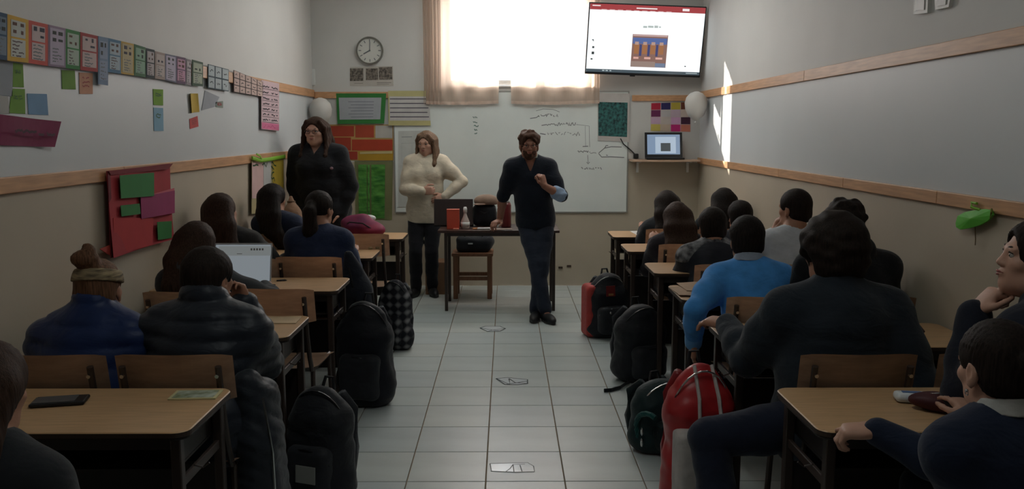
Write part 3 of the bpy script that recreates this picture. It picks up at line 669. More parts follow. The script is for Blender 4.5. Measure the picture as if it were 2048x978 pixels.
# --- the row of study posters along the left wall
WHT = (196, 196, 190)
row = [
 # x0, top0, bot0, x1, top1, bot1, frame colour, page colour, description
 (-24, 21, 117, 3, 28, 121, (60, 84, 110), (120, 134, 150), 'dark blue poster at the left edge of the poster row'),
 (3, 28, 121, 46, 40, 126, (214, 168, 70), WHT, 'yellow bordered poster, first whole one of the poster row'),
 (46, 40, 126, 85, 49, 132, (206, 92, 82), (206, 184, 184), 'red-orange bordered poster beside the yellow first one'),
 (86, 49, 132, 121, 57, 136, (150, 128, 150), (190, 176, 196), 'lilac poster between the red-orange and the green bordered posters'),
 (121, 57, 136, 150, 64, 140, (64, 132, 72), (176, 190, 176), 'green bordered poster right of the lilac one'),
 (151, 64, 140, 186, 72, 144, (170, 62, 62), (206, 182, 180), 'crimson bordered poster above the small orange sheet'),
 (187, 72, 168, 207, 76, 171, (126, 146, 172), (152, 164, 188), 'tall blue-grey poster hanging lower than its neighbours'),
 (207, 76, 144, 233, 82, 148, (90, 128, 160), (176, 190, 200), 'blue bordered poster between blue-grey and pale yellow ones'),
 (233, 82, 147, 259, 88, 151, (200, 164, 84), (196, 182, 146), 'pale yellow poster in the middle of the poster row'),
 (260, 88, 151, 283, 95, 155, (72, 112, 78), (150, 184, 160), 'green edged mint poster right of the pale yellow one'),
 (284, 96, 155, 301, 100, 158, (52, 60, 64), (190, 180, 182), 'narrow white poster with dark edges in the poster row'),
 (302, 102, 157, 322, 107, 160, (176, 156, 148), (206, 192, 188), 'pinkish small poster right of the dark edged one'),
 (322, 107, 160, 345, 112, 166, (120, 120, 140), (196, 186, 206), 'pale violet poster above the lime green note'),
 (345, 112, 166, 364, 116, 169, (110, 84, 110), (206, 156, 182), 'pink poster with purple edges in the poster row'),
 (365, 117, 168, 375, 120, 172, (150, 140, 146), (200, 190, 194), 'slim pale poster beside the pink one'),
 (377, 119, 171, 399, 125, 173, (72, 92, 74), (176, 184, 164), 'pale green poster with dark green edges'),
 (409, 128, 176, 451, 139, 183, (60, 76, 86), (180, 190, 194), 'grid poster of six pictures right of the dark green edged one'),
 (461, 140, 184, 520, 164, 194, (64, 48, 48), (196, 170, 162), 'long grid poster with brown lines beside the word list'),
]
r = random.Random(3)
for k, (x0, a0, b0, x1, a1, b1, fc, pc, lb) in enumerate(row):
    q = quadpx(x0, a0, b0, x1, a1, b1)
    o = sheet('study_poster', lb, wall_left, q, fc, group='study posters along the left wall', off=0.021)
    off = 0.0236
    pm = paint(pc)
    if k in (16, 17):
        nx = 3 if k == 16 else 5
        ny = 2 if k == 16 else 3
        for i in range(nx):
            for j in range(ny):
                patch(o, 'picture', wall_left, q, (i + 0.07) / nx, (i + 0.92) / nx, (j + 0.06) / ny, (j + 0.93) / ny, pm, off=off)
        bm = NB()
        for i in range(nx):
            for j in range(ny): squiggle(bm, wall_left, q, (i + 0.25) / nx, (i + 0.75) / nx, (j + 0.5) / ny, 0.12, r, off=off + 0.0012, w=0.006, step=0.03)
        put('drawing', bm, INK, o)
        continue
    mx_ = 0.10 if k not in (1, 2) else 0.16
    pg = [(mx_, 1 - mx_, 0.09, 0.46), (mx_, 1 - mx_, 0.50, 0.90)] if k not in (3, 8, 12) else [(0.08, 0.9, 0.06, 0.95)]
    for (u0, u1, v0, v1) in pg: patch(o, 'page', wall_left, q, u0, u1, v0, v1, pm, off=off)
    pics = []
    for cx in (0.33, 0.68):
        for cy in (0.17, 0.34):
            if r.random() < 0.8:
                w_, h_ = 0.05 + 0.08 * r.random(), 0.025 + 0.03 * r.random()
                pics.append((cx - w_, cx + w_, cy - h_, cy + h_))
    if pics: patches(o, 'photo', wall_left, q, pics, paint([(52, 56, 54), (96, 64, 52), (60, 58, 72)][k % 3]), off=off + 0.0012)
    bm = NB()
    for v in (0.56, 0.64, 0.72, 0.80, 0.87): squiggle(bm, wall_left, q, 0.22, 0.5 + 0.3 * r.random(), v, 0.025, r, off=off + 0.0012, w=0.005, step=0.05)
    put('handwriting', bm, mat('brown_ink', (0.10, 0.06, 0.06), 0.7) if k % 3 == 1 else INKG, o)
# word list poster
q = quadpx(517, 160, 258, 553, 167, 262)
wl_ = sheet('word_list', 'long pink word list poster with handwritten rows, near the corner', wall_left, q, (206, 178, 184), off=0.021)
patch(wl_, 'pink_footer', wall_left, q, 0.02, 0.98, 0.86, 0.99, paint((206, 110, 146)), off=0.0236)
bm = NB()
for v in (0.12, 0.24, 0.36, 0.47, 0.58, 0.69, 0.80):
    squiggle(bm, wall_left, q, 0.08, 0.46, v, 0.035, r, off=0.0245, w=0.009, step=0.035)
    squiggle(bm, wall_left, q, 0.56, 0.92, v, 0.035, r, off=0.0245, w=0.009, step=0.035)
    ribbon(bm, [wall_left(*bil(q, a, v + 0.045), 0.0245) for a in (0.04, 0.96)], NRM[wall_left], 0.003)
put('handwriting', bm, INK, wl_)
bm = NB(); squiggle(bm, wall_left, q, 0.1, 0.9, 0.925, 0.07, r, off=0.0252, w=0.008, step=0.06); put('footer_writing', bm, mat('rose_ink', (0.5, 0.08, 0.2), 0.7), wl_)
# loose notes
for nm, lb, q, c, tx in (
 ('grey_sheet', 'plain grey sheet at the left edge below the posters', [(-20, 116), (24, 125), (23, 193), (-20, 188)], (150, 154, 160), 0),
 ('green_note', 'upper green note below the yellow poster', [(24, 125), (44, 128), (46, 175), (24, 174)], (112, 150, 58), 1),
 ('green_note', 'lower green note above the magenta paper', [(23, 177), (48, 178), (49, 228), (16, 226)], (112, 152, 58), 1),
 ('blue_note', 'square blue note right of the lower green note', [(53, 187), (92, 188), (95, 230), (56, 229)], (116, 152, 186), 0),
 ('white_sheet', 'white sheet corner at the left edge above the magenta paper', [(-20, 190), (14, 193), (18, 228), (-20, 226)], (176, 174, 170), 0),
 ('green_note', 'green note under the green bordered poster', [(122, 140), (148, 141), (150, 179), (123, 178)], (110, 150, 60), 0),
 ('orange_note', 'pale orange note with writing under the crimson poster', [(157, 145), (184, 146), (184, 188), (158, 188)], (206, 152, 124), 2),
 ('green_note', 'lime green note above the light blue note', [(305, 178), (325, 179), (325, 211), (306, 210)], (122, 166, 44), 1),
 ('blue_note', 'light blue note under the lime green note', [(306, 215), (325, 216), (326, 262), (307, 262)], (130, 172, 196), 1),
 ('yellow_note', 'curled yellow note above the small red note', [(376, 187), (391, 187), (394, 224), (379, 226)], (212, 178, 70), 0),
 ('red_note', 'small crooked red note under the yellow note', [(378, 238), (394, 232), (396, 253), (379, 258)], (196, 72, 70), 2),
 ('grey_sheet', 'pale grey torn sheet under the grid poster', [(409, 181), (438, 194), (428, 214), (402, 221)], (160, 164, 172), 0),
 ('picture_scrap', 'tiny printed scrap beside the torn grey sheet', [(430, 204), (445, 202), (445, 216), (431, 214)], (140, 150, 140), 2)):
    cur = (lambda u, v: 0.012 * (2 * u - 1) ** 2) if 'curled' in lb else None
    o = sheet(nm, lb, wall_left, q, c, off=0.002, wav=cur, cat='note', n=6)
    if tx:
        bm = NB()
        for v in ((0.3, 0.4) if tx == 1 else (0.25, 0.45, 0.62)): squiggle(bm, wall_left, q, 0.2, 0.8, v, 0.09, r, off=0.0056, w=0.005, step=0.08)
        put('handwriting', bm, mat('green_ink', (0.07, 0.16, 0.05), 0.7) if tx == 1 else mat('red_ink', (0.35, 0.05, 0.05), 0.7), o)
q = [(-25, 226), (110, 243), (97, 294), (-25, 290)]
mg = sheet('magenta_paper', 'curling magenta paper with dark handwriting at the left edge', wall_left, q, (128, 40, 78), off=0.002, wav=lambda u, v: 0.02 * u * u + 0.006 * math.sin(7 * u), n=12)
bm = NB(); squiggle(bm, wall_left, q, 0.3, 0.93, 0.52, 0.12, r, off=0.034, w=0.010, step=0.022); put('handwriting', bm, mat('plum_ink', (0.06, 0.012, 0.03), 0.7), mg)

# red mural paper with green panels
q = [(199, 342), (331, 327), (331, 478), (206, 516)]
wv_ = lambda u, v: 0.012 + 0.008 * math.sin(5 * u + 2 * v) + 0.012 * (v ** 3)
rm = sheet('red_mural', 'large red paper mural with green panels pinned over the left rail', wall_left, q, (168, 44, 52), off=0.020, wav=wv_, n=14)
for ip, (nm, qq, c) in enumerate((('green_panel', [(216, 351), (287, 345), (287, 392), (219, 397)], (48, 124, 62)), ('green_panel', [(219, 411), (258, 407), (260, 428), (221, 433)], (46, 118, 58)),
                  ('green_panel', [(295, 444), (325, 442), (325, 476), (297, 480)], (26, 112, 44)), ('magenta_panel', [(262, 394), (332, 381), (332, 426), (264, 438)], (150, 46, 96)),
                  ('pink_strip', [(288, 388), (332, 376), (332, 383), (289, 396)], (196, 96, 110)), ('crimson_panel', [(208, 436), (290, 436), (288, 490), (210, 510)], (180, 46, 50)), ('dark_fold', [(199, 342), (331, 327), (322, 338), (204, 350)], (124, 24, 36)))):
    bm = NB(); slab(bm, [wall_left(*p, 0.040 + 0.0024 * (7 - ip)) for p in qq], (1, 0, 0), 0.0015); put(nm, bm, paint(c), rm)
bm = NB(); slab(bm, [wall_left(*p, 0.036) for p in ((199, 342), (204, 342), (212, 514), (206, 516))], (1, 0, 0), 0.004); put('edge_strip', bm, paint((110, 22, 34)), rm)
bm = NB(); slab(bm, [wall_left(*p, 0.03) for p in ((186, 498), (212, 488), (240, 505), (215, 516))], (1, 0, 0), 0.004, 4, 4, lambda u, v: 0.01 * u * v); put('curled_corner', bm, paint((176, 62, 50)), rm)

# hanging papers with green ribbon near the corner
q = [(497, 318), (561, 312), (561, 424), (497, 428)]
hp = sheet('paper_garland', 'pink, white and yellow paper strips with a green ribbon on the left rail', wall_left, q, (176, 162, 120), off=0.022)
for nm, u0, u1, v1, c in (('pink_strip', 0.0, 0.36, 0.72, (206, 172, 168)), ('white_strip', 0.37, 0.60, 0.86, (176, 178, 176)), ('yellow_strip', 0.66, 1.0, 0.98, (184, 158, 56))):
    patch(hp, nm, wall_left, q, u0, u1, 0.07, v1, paint(c), off=0.0252, th=0.002)
bm = NB()
for i in range(7): squiggle(bm, wall_left, q, 0.60, 0.72, 0.2 + 0.1 * i, 0.10, r, off=0.0285, w=0.012, step=0.04)
for i in range(3): squiggle(bm, wall_left, q, 0.02 + 0.3 * i, 0.2 + 0.3 * i, 0.13, 0.08, r, off=0.0285, w=0.012, step=0.05)
put('leaf_drawing', bm, mat('dark_green_ink', (0.02, 0.07, 0.02), 0.8), hp)
GRN = mat('lime_ribbon', srgb(132, 184, 52), 0.6)
bm = NB(); tube(bm, [wall_left(495, 316, 0.035), wall_left(510, 321, 0.05), wall_left(530, 318, 0.05), wall_left(562, 313, 0.035)], 0.016, 8, 0.4)
tube(bm, [wall_left(512, 320, 0.05), wall_left(505, 312, 0.06), wall_left(500, 308, 0.05)], 0.008, 6, 0.4); put('ribbon', bm, GRN, hp)
# wall box near the corner
bm = NB(); slab(bm, [wall_left(*p, 0) for p in ((624, 138), (634, 141), (634, 172), (624, 170))], (1, 0, 0), 0.03)
o = put('wall_box', bm, WHITEP); tag(o, 'small white wall box with a dark slot in the left corner', 'wall box')
bm = NB(); slab(bm, [wall_left(*p, 0.03) for p in ((629, 147), (633, 148), (633, 171), (629, 170))], (1, 0, 0), 0.003); put('slot', bm, mat('dark_slot', srgb(60, 50, 46), 0.6), o)

# --- back wall
# clock
cc = wall_back(740, 101.5, 0); R = 0.138
ck = empty('wall_clock', 'round white wall clock with a grey rim above the three dark prints', 'clock', tuple(cc))
bm = NB(); n = 40
def disc(bm, c, r0, r1, y0, y1, n=40):
    """ring (r0 inner) about the y axis between y0 and y1 in front of the wall"""
    A = []
    for k in range(n):
        a = 2 * math.pi * k / n; s, co_ = math.sin(a), math.cos(a)
        A.append([bm.verts.new((c.x + rr * s, c.y - yy, c.z + rr * co_)) for rr, yy in ((r0, y0), (r1, y0), (r1, y1), (r0, y1))])
    for k in range(n):
        a, b = A[k], A[(k + 1) % n]
        for i in range(4): bm.faces.new((a[i], a[(i + 1) % 4], b[(i + 1) % 4], b[i]))
disc(bm, cc, R * 0.90, R, 0.0, 0.04); put('rim', bm, mat('clock_rim', srgb(120, 118, 110), 0.35, metal=0.3), ck)
bm = NB(); cyl(bm, cc + Vector((0, -0.001, 0)), cc + Vector((0, -0.02, 0)), R * 0.91, n=40); face = put('dial', bm, mat('clock_dial', (0.62, 0.62, 0.58), 0.5), ck)
bm = NB()
for h in range(12):
    a = h * math.pi / 6; M = Matrix.Rotation(a, 3, 'Y')
    box(bm, cc + M @ Vector((0, -0.0208, R * 0.72)), (0.008, 0.001, 0.026), M=M)
put('hour_marks', bm, INKG, face)
for nm, ang, ln, w in (('hour_hand', math.radians(242), 0.55, 0.011), ('minute_hand', math.radians(2), 0.66, 0.008)):
    M = Matrix.Rotation(ang, 3, 'Y'); bm = NB(); box(bm, cc + M @ Vector((0, -0.024, R * ln * 0.45)), (w, 0.002, R * ln), M=M); put(nm, bm, INKG, ck)
bm = NB(); cyl(bm, cc + Vector((0, -0.02, 0)), cc + Vector((0, -0.028, 0)), 0.009); put('hub', bm, INKG, ck)
# three prints
q = [(700, 134), (786, 132), (787, 172), (700, 172)]
o = sheet('print_sheet', 'white sheet with three dark printed pictures under the clock', wall_back, q, (186, 180, 172))
for u0, u1, v0, v1 in ((0.0, 0.31, 0.08, 0.74), (0.37, 0.65, 0.10, 0.70), (0.67, 0.98, 0.05, 0.68)): 
    p = patch(o, 'picture', wall_back, q, u0, u1, v0, v1, mat('dark_print', srgb(78, 72, 66), 0.7, var=0.5, scale=45, col2=srgb(140, 130, 120)))
patches(o, 'caption', wall_back, q, [(0.62, 0.95, 0.82, 0.85), (0.62, 0.9, 0.9, 0.92), (0.1, 0.3, 0.85, 0.87)], paint((120, 116, 112)), off=0.0034)
# green framed notice
q = [(673, 187), (773, 187), (769, 247), (676, 248)]
o = sheet('green_notice', 'green bordered notice with a pale lined page', wall_back, q, (52, 122, 58), off=0.02)
patch(o, 'page', wall_back, q, 0.05, 0.91, 0.14, 0.86, paint((168, 172, 178)), off=0.0226)
patches(o, 'text_line', wall_back, q, [(0.24 + 0.05 * (i % 2), 0.76, 0.27 + 0.1 * i, 0.285 + 0.1 * i) for i in range(6)], paint((104, 104, 116)), off=0.0236)
# ruled poster
q = [(777, 182), (858, 182), (862, 251), (778, 251)]
o = sheet('ruled_poster', 'pale poster with broad dark ruled lines beside the whiteboard', wall_back, q, (190, 182, 130), off=0.03)
patch(o, 'page', wall_back, q, 0.03, 1.0, 0.16, 0.86, paint((196, 192, 190)), off=0.0326)
patches(o, 'ruled_line', wall_back, q, [(0.04, 0.97 - 0.03 * (i % 2), 0.22 + 0.13 * i, 0.245 + 0.13 * i) for i in range(5)], paint((74, 70, 84)), off=0.0336)
# orange-red brick paper wall, each paper brick a part
q = [(650, 249), (787, 249), (787, 321), (650, 321)]
o = sheet('paper_brick_poster', 'poster of orange-red paper bricks behind the woman in black', wall_back, q, (186, 150, 92), off=0.001)
for (x0, y0, x1, y1), c in (((655, 252, 708, 273), (168, 66, 46)), ((655, 275, 702, 301), (160, 60, 42)), ((711, 251, 748, 275), (170, 72, 50)), ((704, 279, 785, 301), (176, 66, 42)), ((655, 303, 715, 319), (160, 58, 42)), ((751, 251, 785, 276), (186, 182, 176))):
    bm = NB(); slab(bm, [wall_back(*p, 0.0035) for p in ((x0, y0), (x1, y0), (x1, y1), (x0, y1))], (0, -1, 0), 0.002); put('paper_brick', bm, paint(c), o)
bm = NB(); slab(bm, [wall_back(*p, 0.006) for p in ((717, 303), (786, 303), (786, 321), (717, 321))], (0, -1, 0), 0.002); y_ = put('yellow_band', bm, paint((178, 140, 44)), o)
bm = NB(); slab(bm, [wall_back(*p, 0.009) for p in ((720, 304), (785, 302), (785, 307), (720, 308))], (0, -1, 0), 0.001); put('pale_tape', bm, paint((196, 180, 130)), y_)
# green paper panel below
q = [(709, 322), (786, 322), (784, 440), (711, 440)]
o = sheet('green_panel_poster', 'tall olive paper panel with green glossy strips under the yellow band', wall_back, q, (124, 124, 86), off=0.001)
GP = mat('green_cellophane', srgb(62, 132, 62), 0.3, var=0.3, scale=8, stretch=(1, 1, 4), col2=srgb(104, 166, 78))
for u0, u1 in ((0.10, 0.32), (0.34, 0.40), (0.44, 0.80)):
    bm = NB(); qq = [bil(q, u0, 0.06), bil(q, u1, 0.06), bil(q, u1, 0.97), bil(q, u0, 0.97)]
    slab(bm, [wall_back(*p, 0.004) for p in qq], (0, -1, 0), 0.002, 4, 14, lambda u, v: 0.006 + 0.005 * math.sin(24 * v) * math.sin(3 * u)); put('green_strip', bm, GP, o)

# whiteboard
q = [(787, 183), (1257, 184), (1253, 424), (789, 420)]
tl = wall_back(*q[0]); br = wall_back(*q[2])
wx0, wx1, wz0, wz1 = tl.x, br.x, br.z, tl.z
wbd = empty('whiteboard', 'large whiteboard with a handwritten diagram under the window', 'whiteboard', ((wx0 + wx1) / 2, YB, wz0))
bm = NB(); box(bm, ((wx0 + wx1) / 2, YB - 0.0075, (wz0 + wz1) / 2), (wx1 - wx0, 0.013, wz1 - wz0)); put('panel', bm, WBOARD, wbd)
for c, s in ((((wx0 + wx1) / 2, YB - 0.009, wz1), (wx1 - wx0, 0.016, 0.014)), (((wx0 + wx1) / 2, YB - 0.009, wz0), (wx1 - wx0, 0.016, 0.014)), ((wx0, YB - 0.009, (wz0 + wz1) / 2), (0.014, 0.016, wz1 - wz0 + 0.014)), ((wx1, YB - 0.009, (wz0 + wz1) / 2), (0.014, 0.016, wz1 - wz0 + 0.014))):
    bm = NB(); box(bm, c, s, bev=0.002); put('frame_bar', bm, mat('board_frame', (0.40, 0.40, 0.38), 0.4, metal=0.4), wbd)
wo = 0.0152
U = [(0, 0), (1, 0), (1, 1), (0, 1)]
def wtext(bm, x0, x1, y, h, w=0.007, step=1.7):
    r2 = random.Random(int(x0 * 7 + y)); pts = []; x = x0
    while x < x1:
        pts.append((x, y + h * (r2.random() - 0.5))); x += step * (0.4 + 0.8 * r2.random())
        if r2.random() < 0.15 and len(pts) > 2: ribbon(bm, [wall_back(a, b, wo) for a, b in pts], (0, -1, 0), w); pts = []; x += step * 0.6
    if len(pts) > 1: ribbon(bm, [wall_back(a, b, wo) for a, b in pts], (0, -1, 0), w)
def wline(bm, pts, w=0.0075): ribbon(bm, [wall_back(a, b, wo) for a, b in pts], (0, -1, 0), w)
bm = NB()
wline(bm, [(1072, 222), (1086, 218), (1106, 219), (1119, 224)], 0.004)
wtext(bm, 1076, 1118, 230.5, 7); wline(bm, [(1060, 237), (1073, 235), (1077, 232)])
wtext(bm, 1094, 1152, 248.5, 7); wline(bm, [(1083, 251), (1094, 249)]); wline(bm, [(1152, 249), (1178, 252), (1179, 294)], 0.004); wline(bm, [(1170, 252), (1171, 292)], 0.003)
wtext(bm, 1095, 1152, 267, 6, 0.005); wline(bm, [(1080, 267), (1091, 269)], 0.009); wline(bm, [(1152, 272), (1156, 264), (1159, 271)])
wline(bm, [(1165, 293), (1176, 292.5)], 0.008); wtext(bm, 1155, 1180, 303, 4, 0.008); wtext(bm, 1180, 1196, 306, 3, 0.005)
wline(bm, [(1197, 306), (1203, 301), (1209, 296), (1212, 291), (1216, 291)]); wline(bm, [(1209, 296), (1222, 293.5), (1243, 294)])
wline(bm, [(1197, 307), (1203, 314), (1222, 313.5), (1248, 315)], 0.008); wline(bm, [(1212, 310), (1215, 311)])
wline(bm, [(1175, 310), (1176, 326)], 0.005); wline(bm, [(1173, 324), (1176, 328), (1179, 324)], 0.006)
wtext(bm, 1162, 1203, 337, 5, 0.007)
put('handwriting', bm, INKG, wbd)
bm = NB()
for i, (x0, x1, y) in enumerate(((946, 955, 235), (946, 955, 244), (948, 957, 252), (949, 955, 259), (949, 955, 267))): wtext(bm, x0, x1, y, 4, 0.008, 2)
put('marker_list', bm, mat('teal_marker', (0.05, 0.13, 0.11), 0.6), wbd)
o = sheet('grid_paper', 'pale sheet with a faint table taped on the whiteboard behind the woman in cream', wall_back, [(797, 262), (852, 261), (850, 412), (797, 414)], (196, 198, 194), off=0.016)
q = [(797, 262), (852, 261), (850, 412), (797, 414)]
patches(o, 'table_line', wall_back, q, [(0.12, 0.5, 0.075, 0.085), (0.12, 0.95, 0.16, 0.163), (0.12, 0.95, 0.42, 0.423), (0.12, 0.125, 0.16, 0.42), (0.5, 0.505, 0.16, 0.42)], paint((150, 154, 156)), off=0.019)

# teal poster
q = [(1195, 186), (1259, 187), (1257, 284), (1195, 281)]
o = sheet('teal_poster', 'white sheet with a dark teal mottled print right of the curtain', wall_back, q, (196, 190, 186), off=0.018)
patch(o, 'print', wall_back, q, 0.02, 0.94, 0.19, 0.90, mat('teal_print', (0.012, 0.03, 0.035), 0.6, var=0.4, scale=34, col2=(0.05, 0.20, 0.19)), off=0.0206)
# collage, a grid of paper squares
q = [(1302, 206), (1381, 204), (1381, 264), (1301, 262)]
o = sheet('paper_collage', 'colourful collage of paper squares above the shelf laptop', wall_back, q, (196, 182, 178), off=0.001)
cols = [[(176, 36, 62), (44, 40, 92), (186, 168, 70), (106, 58, 40)], [(104, 36, 84), (190, 186, 186), (198, 176, 190), (206, 188, 178)], [(196, 164, 190), (194, 184, 176), (206, 160, 196), (70, 36, 60)], [(202, 184, 96), (200, 180, 160), (196, 40, 120), (200, 120, 100)]]
for j in range(4):
    for i in range(4): patch(o, 'paper_square', wall_back, q, (i + 0.03) / 4, (i + 0.97) / 4, (j + 0.03) / 4, (j + 0.97) / 4, paint(cols[j][i]), off=0.0035)
# balloons in the two corners
BAL = mat('white_balloon_latex', (0.60, 0.58, 0.55), 0.5, spec=0.3)
for (px_, py_), wy, lb in (((1400, 210), 8.50, 'white balloon fixed in the right corner beside the collage'), ((635, 222), 8.62, 'white balloon fixed in the left corner above the woman in black')):
    c = Vector(onY(px_, py_, wy)); c.x = min(max(c.x, XL + 0.125), XR - 0.125)
    bm = NB(); lathe(bm, c, [(0.004, -0.155), (0.03, -0.145), (0.075, -0.105), (0.105, -0.04), (0.112, 0.02), (0.098, 0.075), (0.06, 0.115), (0.015, 0.132)], 24)
    o = put('balloon', bm, BAL, smooth=True); tag(o, lb, 'balloon', 'white corner balloons')
    bm = NB(); lathe(bm, c + Vector((0, 0, -0.172)), [(0.014, 0), (0.004, 0.018)], 10); put('knot', bm, BAL, o)
    bm = NB(); tube(bm, [c + Vector((0, 0, -0.165)), c + Vector((0.01 if c.x > 0 else -0.01, 0.06, -0.12)), c + Vector((0.10 if c.x > 0 else -0.10, 0.15, -0.02))], 0.0015, 5); put('string', bm, WHITEP, o)
# socket with two dark holes
bm = NB(); 
for x_, y_ in ((1121, 535), (1138, 532)): box(bm, wall_back(x_, y_, 0.006), (0.045, 0.012, 0.022), bev=0.003)
o = put('wall_socket', bm, mat('socket_dark', srgb(70, 54, 44), 0.5)); tag(o, 'two small dark socket holes low on the beige back wall', 'socket')

# --- right wall
for q, lb in (([(1836, -8), (1864, -10), (1862, 26), (1834, 29)], 'left of the two silvery wall plates high on the right wall'), ([(1876, -12), (1910, -14), (1905, 14), (1878, 20)], 'right of the two silvery wall plates high on the right wall')):
    bm = NB(); slab(bm, [wall_right(*p, 0) for p in q], (-1, 0, 0), 0.018); o = put('wall_plate', bm, mat('silver_plate', (0.60, 0.59, 0.56), 0.45)); tag(o, lb, 'wall plate', 'silvery wall plates')
    patch(o, 'inset', wall_right, q, 0.22, 0.8, 0.12, 0.8, mat('plate_inset', (0.42, 0.41, 0.39), 0.4), off=0.019, th=0.003)
# green paper leaf hanging from the right rail
pts = [(1926, 446), (1930, 432), (1945, 424), (1965, 420), (1985, 418), (1998, 420), (2001, 430), (1992, 441), (1975, 450), (1955, 456), (1935, 459), (1927, 454)]
bm = NB(); P0 = [wall_right(x_, y_, 0.025) for x_, y_ in pts]; P1 = [p + Vector((-0.008, 0, 0)) for p in P0]
a = [bm.verts.new(p) for p in P0]; b = [bm.verts.new(p) for p in P1]; c1 = bm.verts.new(wall_right(1962, 437, 0.045))
bm.faces.new(a)
for i in range(len(a)): j = (i + 1) % len(a); bm.faces.new((a[i], a[j], b[j], b[i])); bm.faces.new((b[i], b[j], c1))
o = put('green_leaf', bm, mat('green_felt', srgb(96, 190, 62), 0.6, var=0.1, scale=9)); tag(o, 'bright green leaf shaped cut-out hanging from the right rail', 'decoration')
bm = NB(); tube(bm, [wall_right(1975, 420, 0.03), wall_right(1962, 414, 0.04), wall_right(1957, 405, 0.03), wall_right(1968, 407, 0.03)], 0.006, 6); put('stem', bm, GRN, o)
bm = NB(); tube(bm, [wall_right(1998, 418, 0.03), wall_right(2002, 425, 0.04), wall_right(1998, 436, 0.035)], 0.004, 6); put('loop', bm, mat('olive_cord', srgb(110, 120, 50), 0.7), o)
bm = NB(); tube(bm, [wall_right(1962, 455, 0.025), wall_right(1958, 478, 0.015), wall_right(1956, 490, 0.012)], 0.004, 6, 0.5); put('tail', bm, paint((120, 100, 74)), o)

# floor markers: clear film with a black outline
def floor_marker(label, pts, extra, w=0.010):
    P = [Vector(onZ(x_, y_, 0.0009)) for x_, y_ in pts]
    FM = bpy.data.materials.get('clear_film')
    if FM is None:
        FM = mat('clear_film', (0.74, 0.79, 0.82), 0.18, spec=0.4)
    bm = NB(); a = [bm.verts.new(p) for p in P]; b = [bm.verts.new(p + Vector((0, 0, 0.0008))) for p in P]
    bm.faces.new(a); bm.faces.new(b)
    for i in range(len(a)): j = (i + 1) % len(a); bm.faces.new((a[i], a[j], b[j], b[i]))
    o = put('floor_marker', bm, FM); tag(o, label, 'floor sticker', 'outlined floor stickers in the aisle')
    bm = NB(); up = Vector((0, 0, 1))
    for ln in [pts + [pts[0]]] + extra:
        ribbon(bm, [Vector(onZ(x_, y_, 0.0021)) for x_, y_ in ln], up, w)
    put('outline', bm, mat('teal_black_line', (0.02, 0.035, 0.04), 0.5), o)
floor_marker('small outlined floor sticker nearest to the feet of the man', [(960, 656), (970, 652.5), (1000, 652.5), (1011, 657), (1000, 662), (975, 663)], [[(960, 656), (985, 660), (1011, 657)], [(975, 663), (985, 660), (1000, 662)]], 0.012)
floor_marker('outlined floor sticker in the middle of the aisle', [(992, 757), (1015, 755), (1055, 759), (1055, 767), (1038, 769), (1010, 769)], [[(992, 757), (1020, 769), (1018, 757)], [(1018, 757), (1030, 765), (1055, 767)], [(1010, 769), (1055, 762)]], 0.010)
floor_marker('glossy outlined floor sticker nearest to the camera', [(980, 927), (1055, 925), (1067, 932), (1069, 943), (1030, 944), (983, 942)], [[(1012, 943), (1020, 937), (1026, 929), (1050, 928)], [(1026, 929), (1028, 944)], [(1040, 930), (1044, 943)]], 0.005)
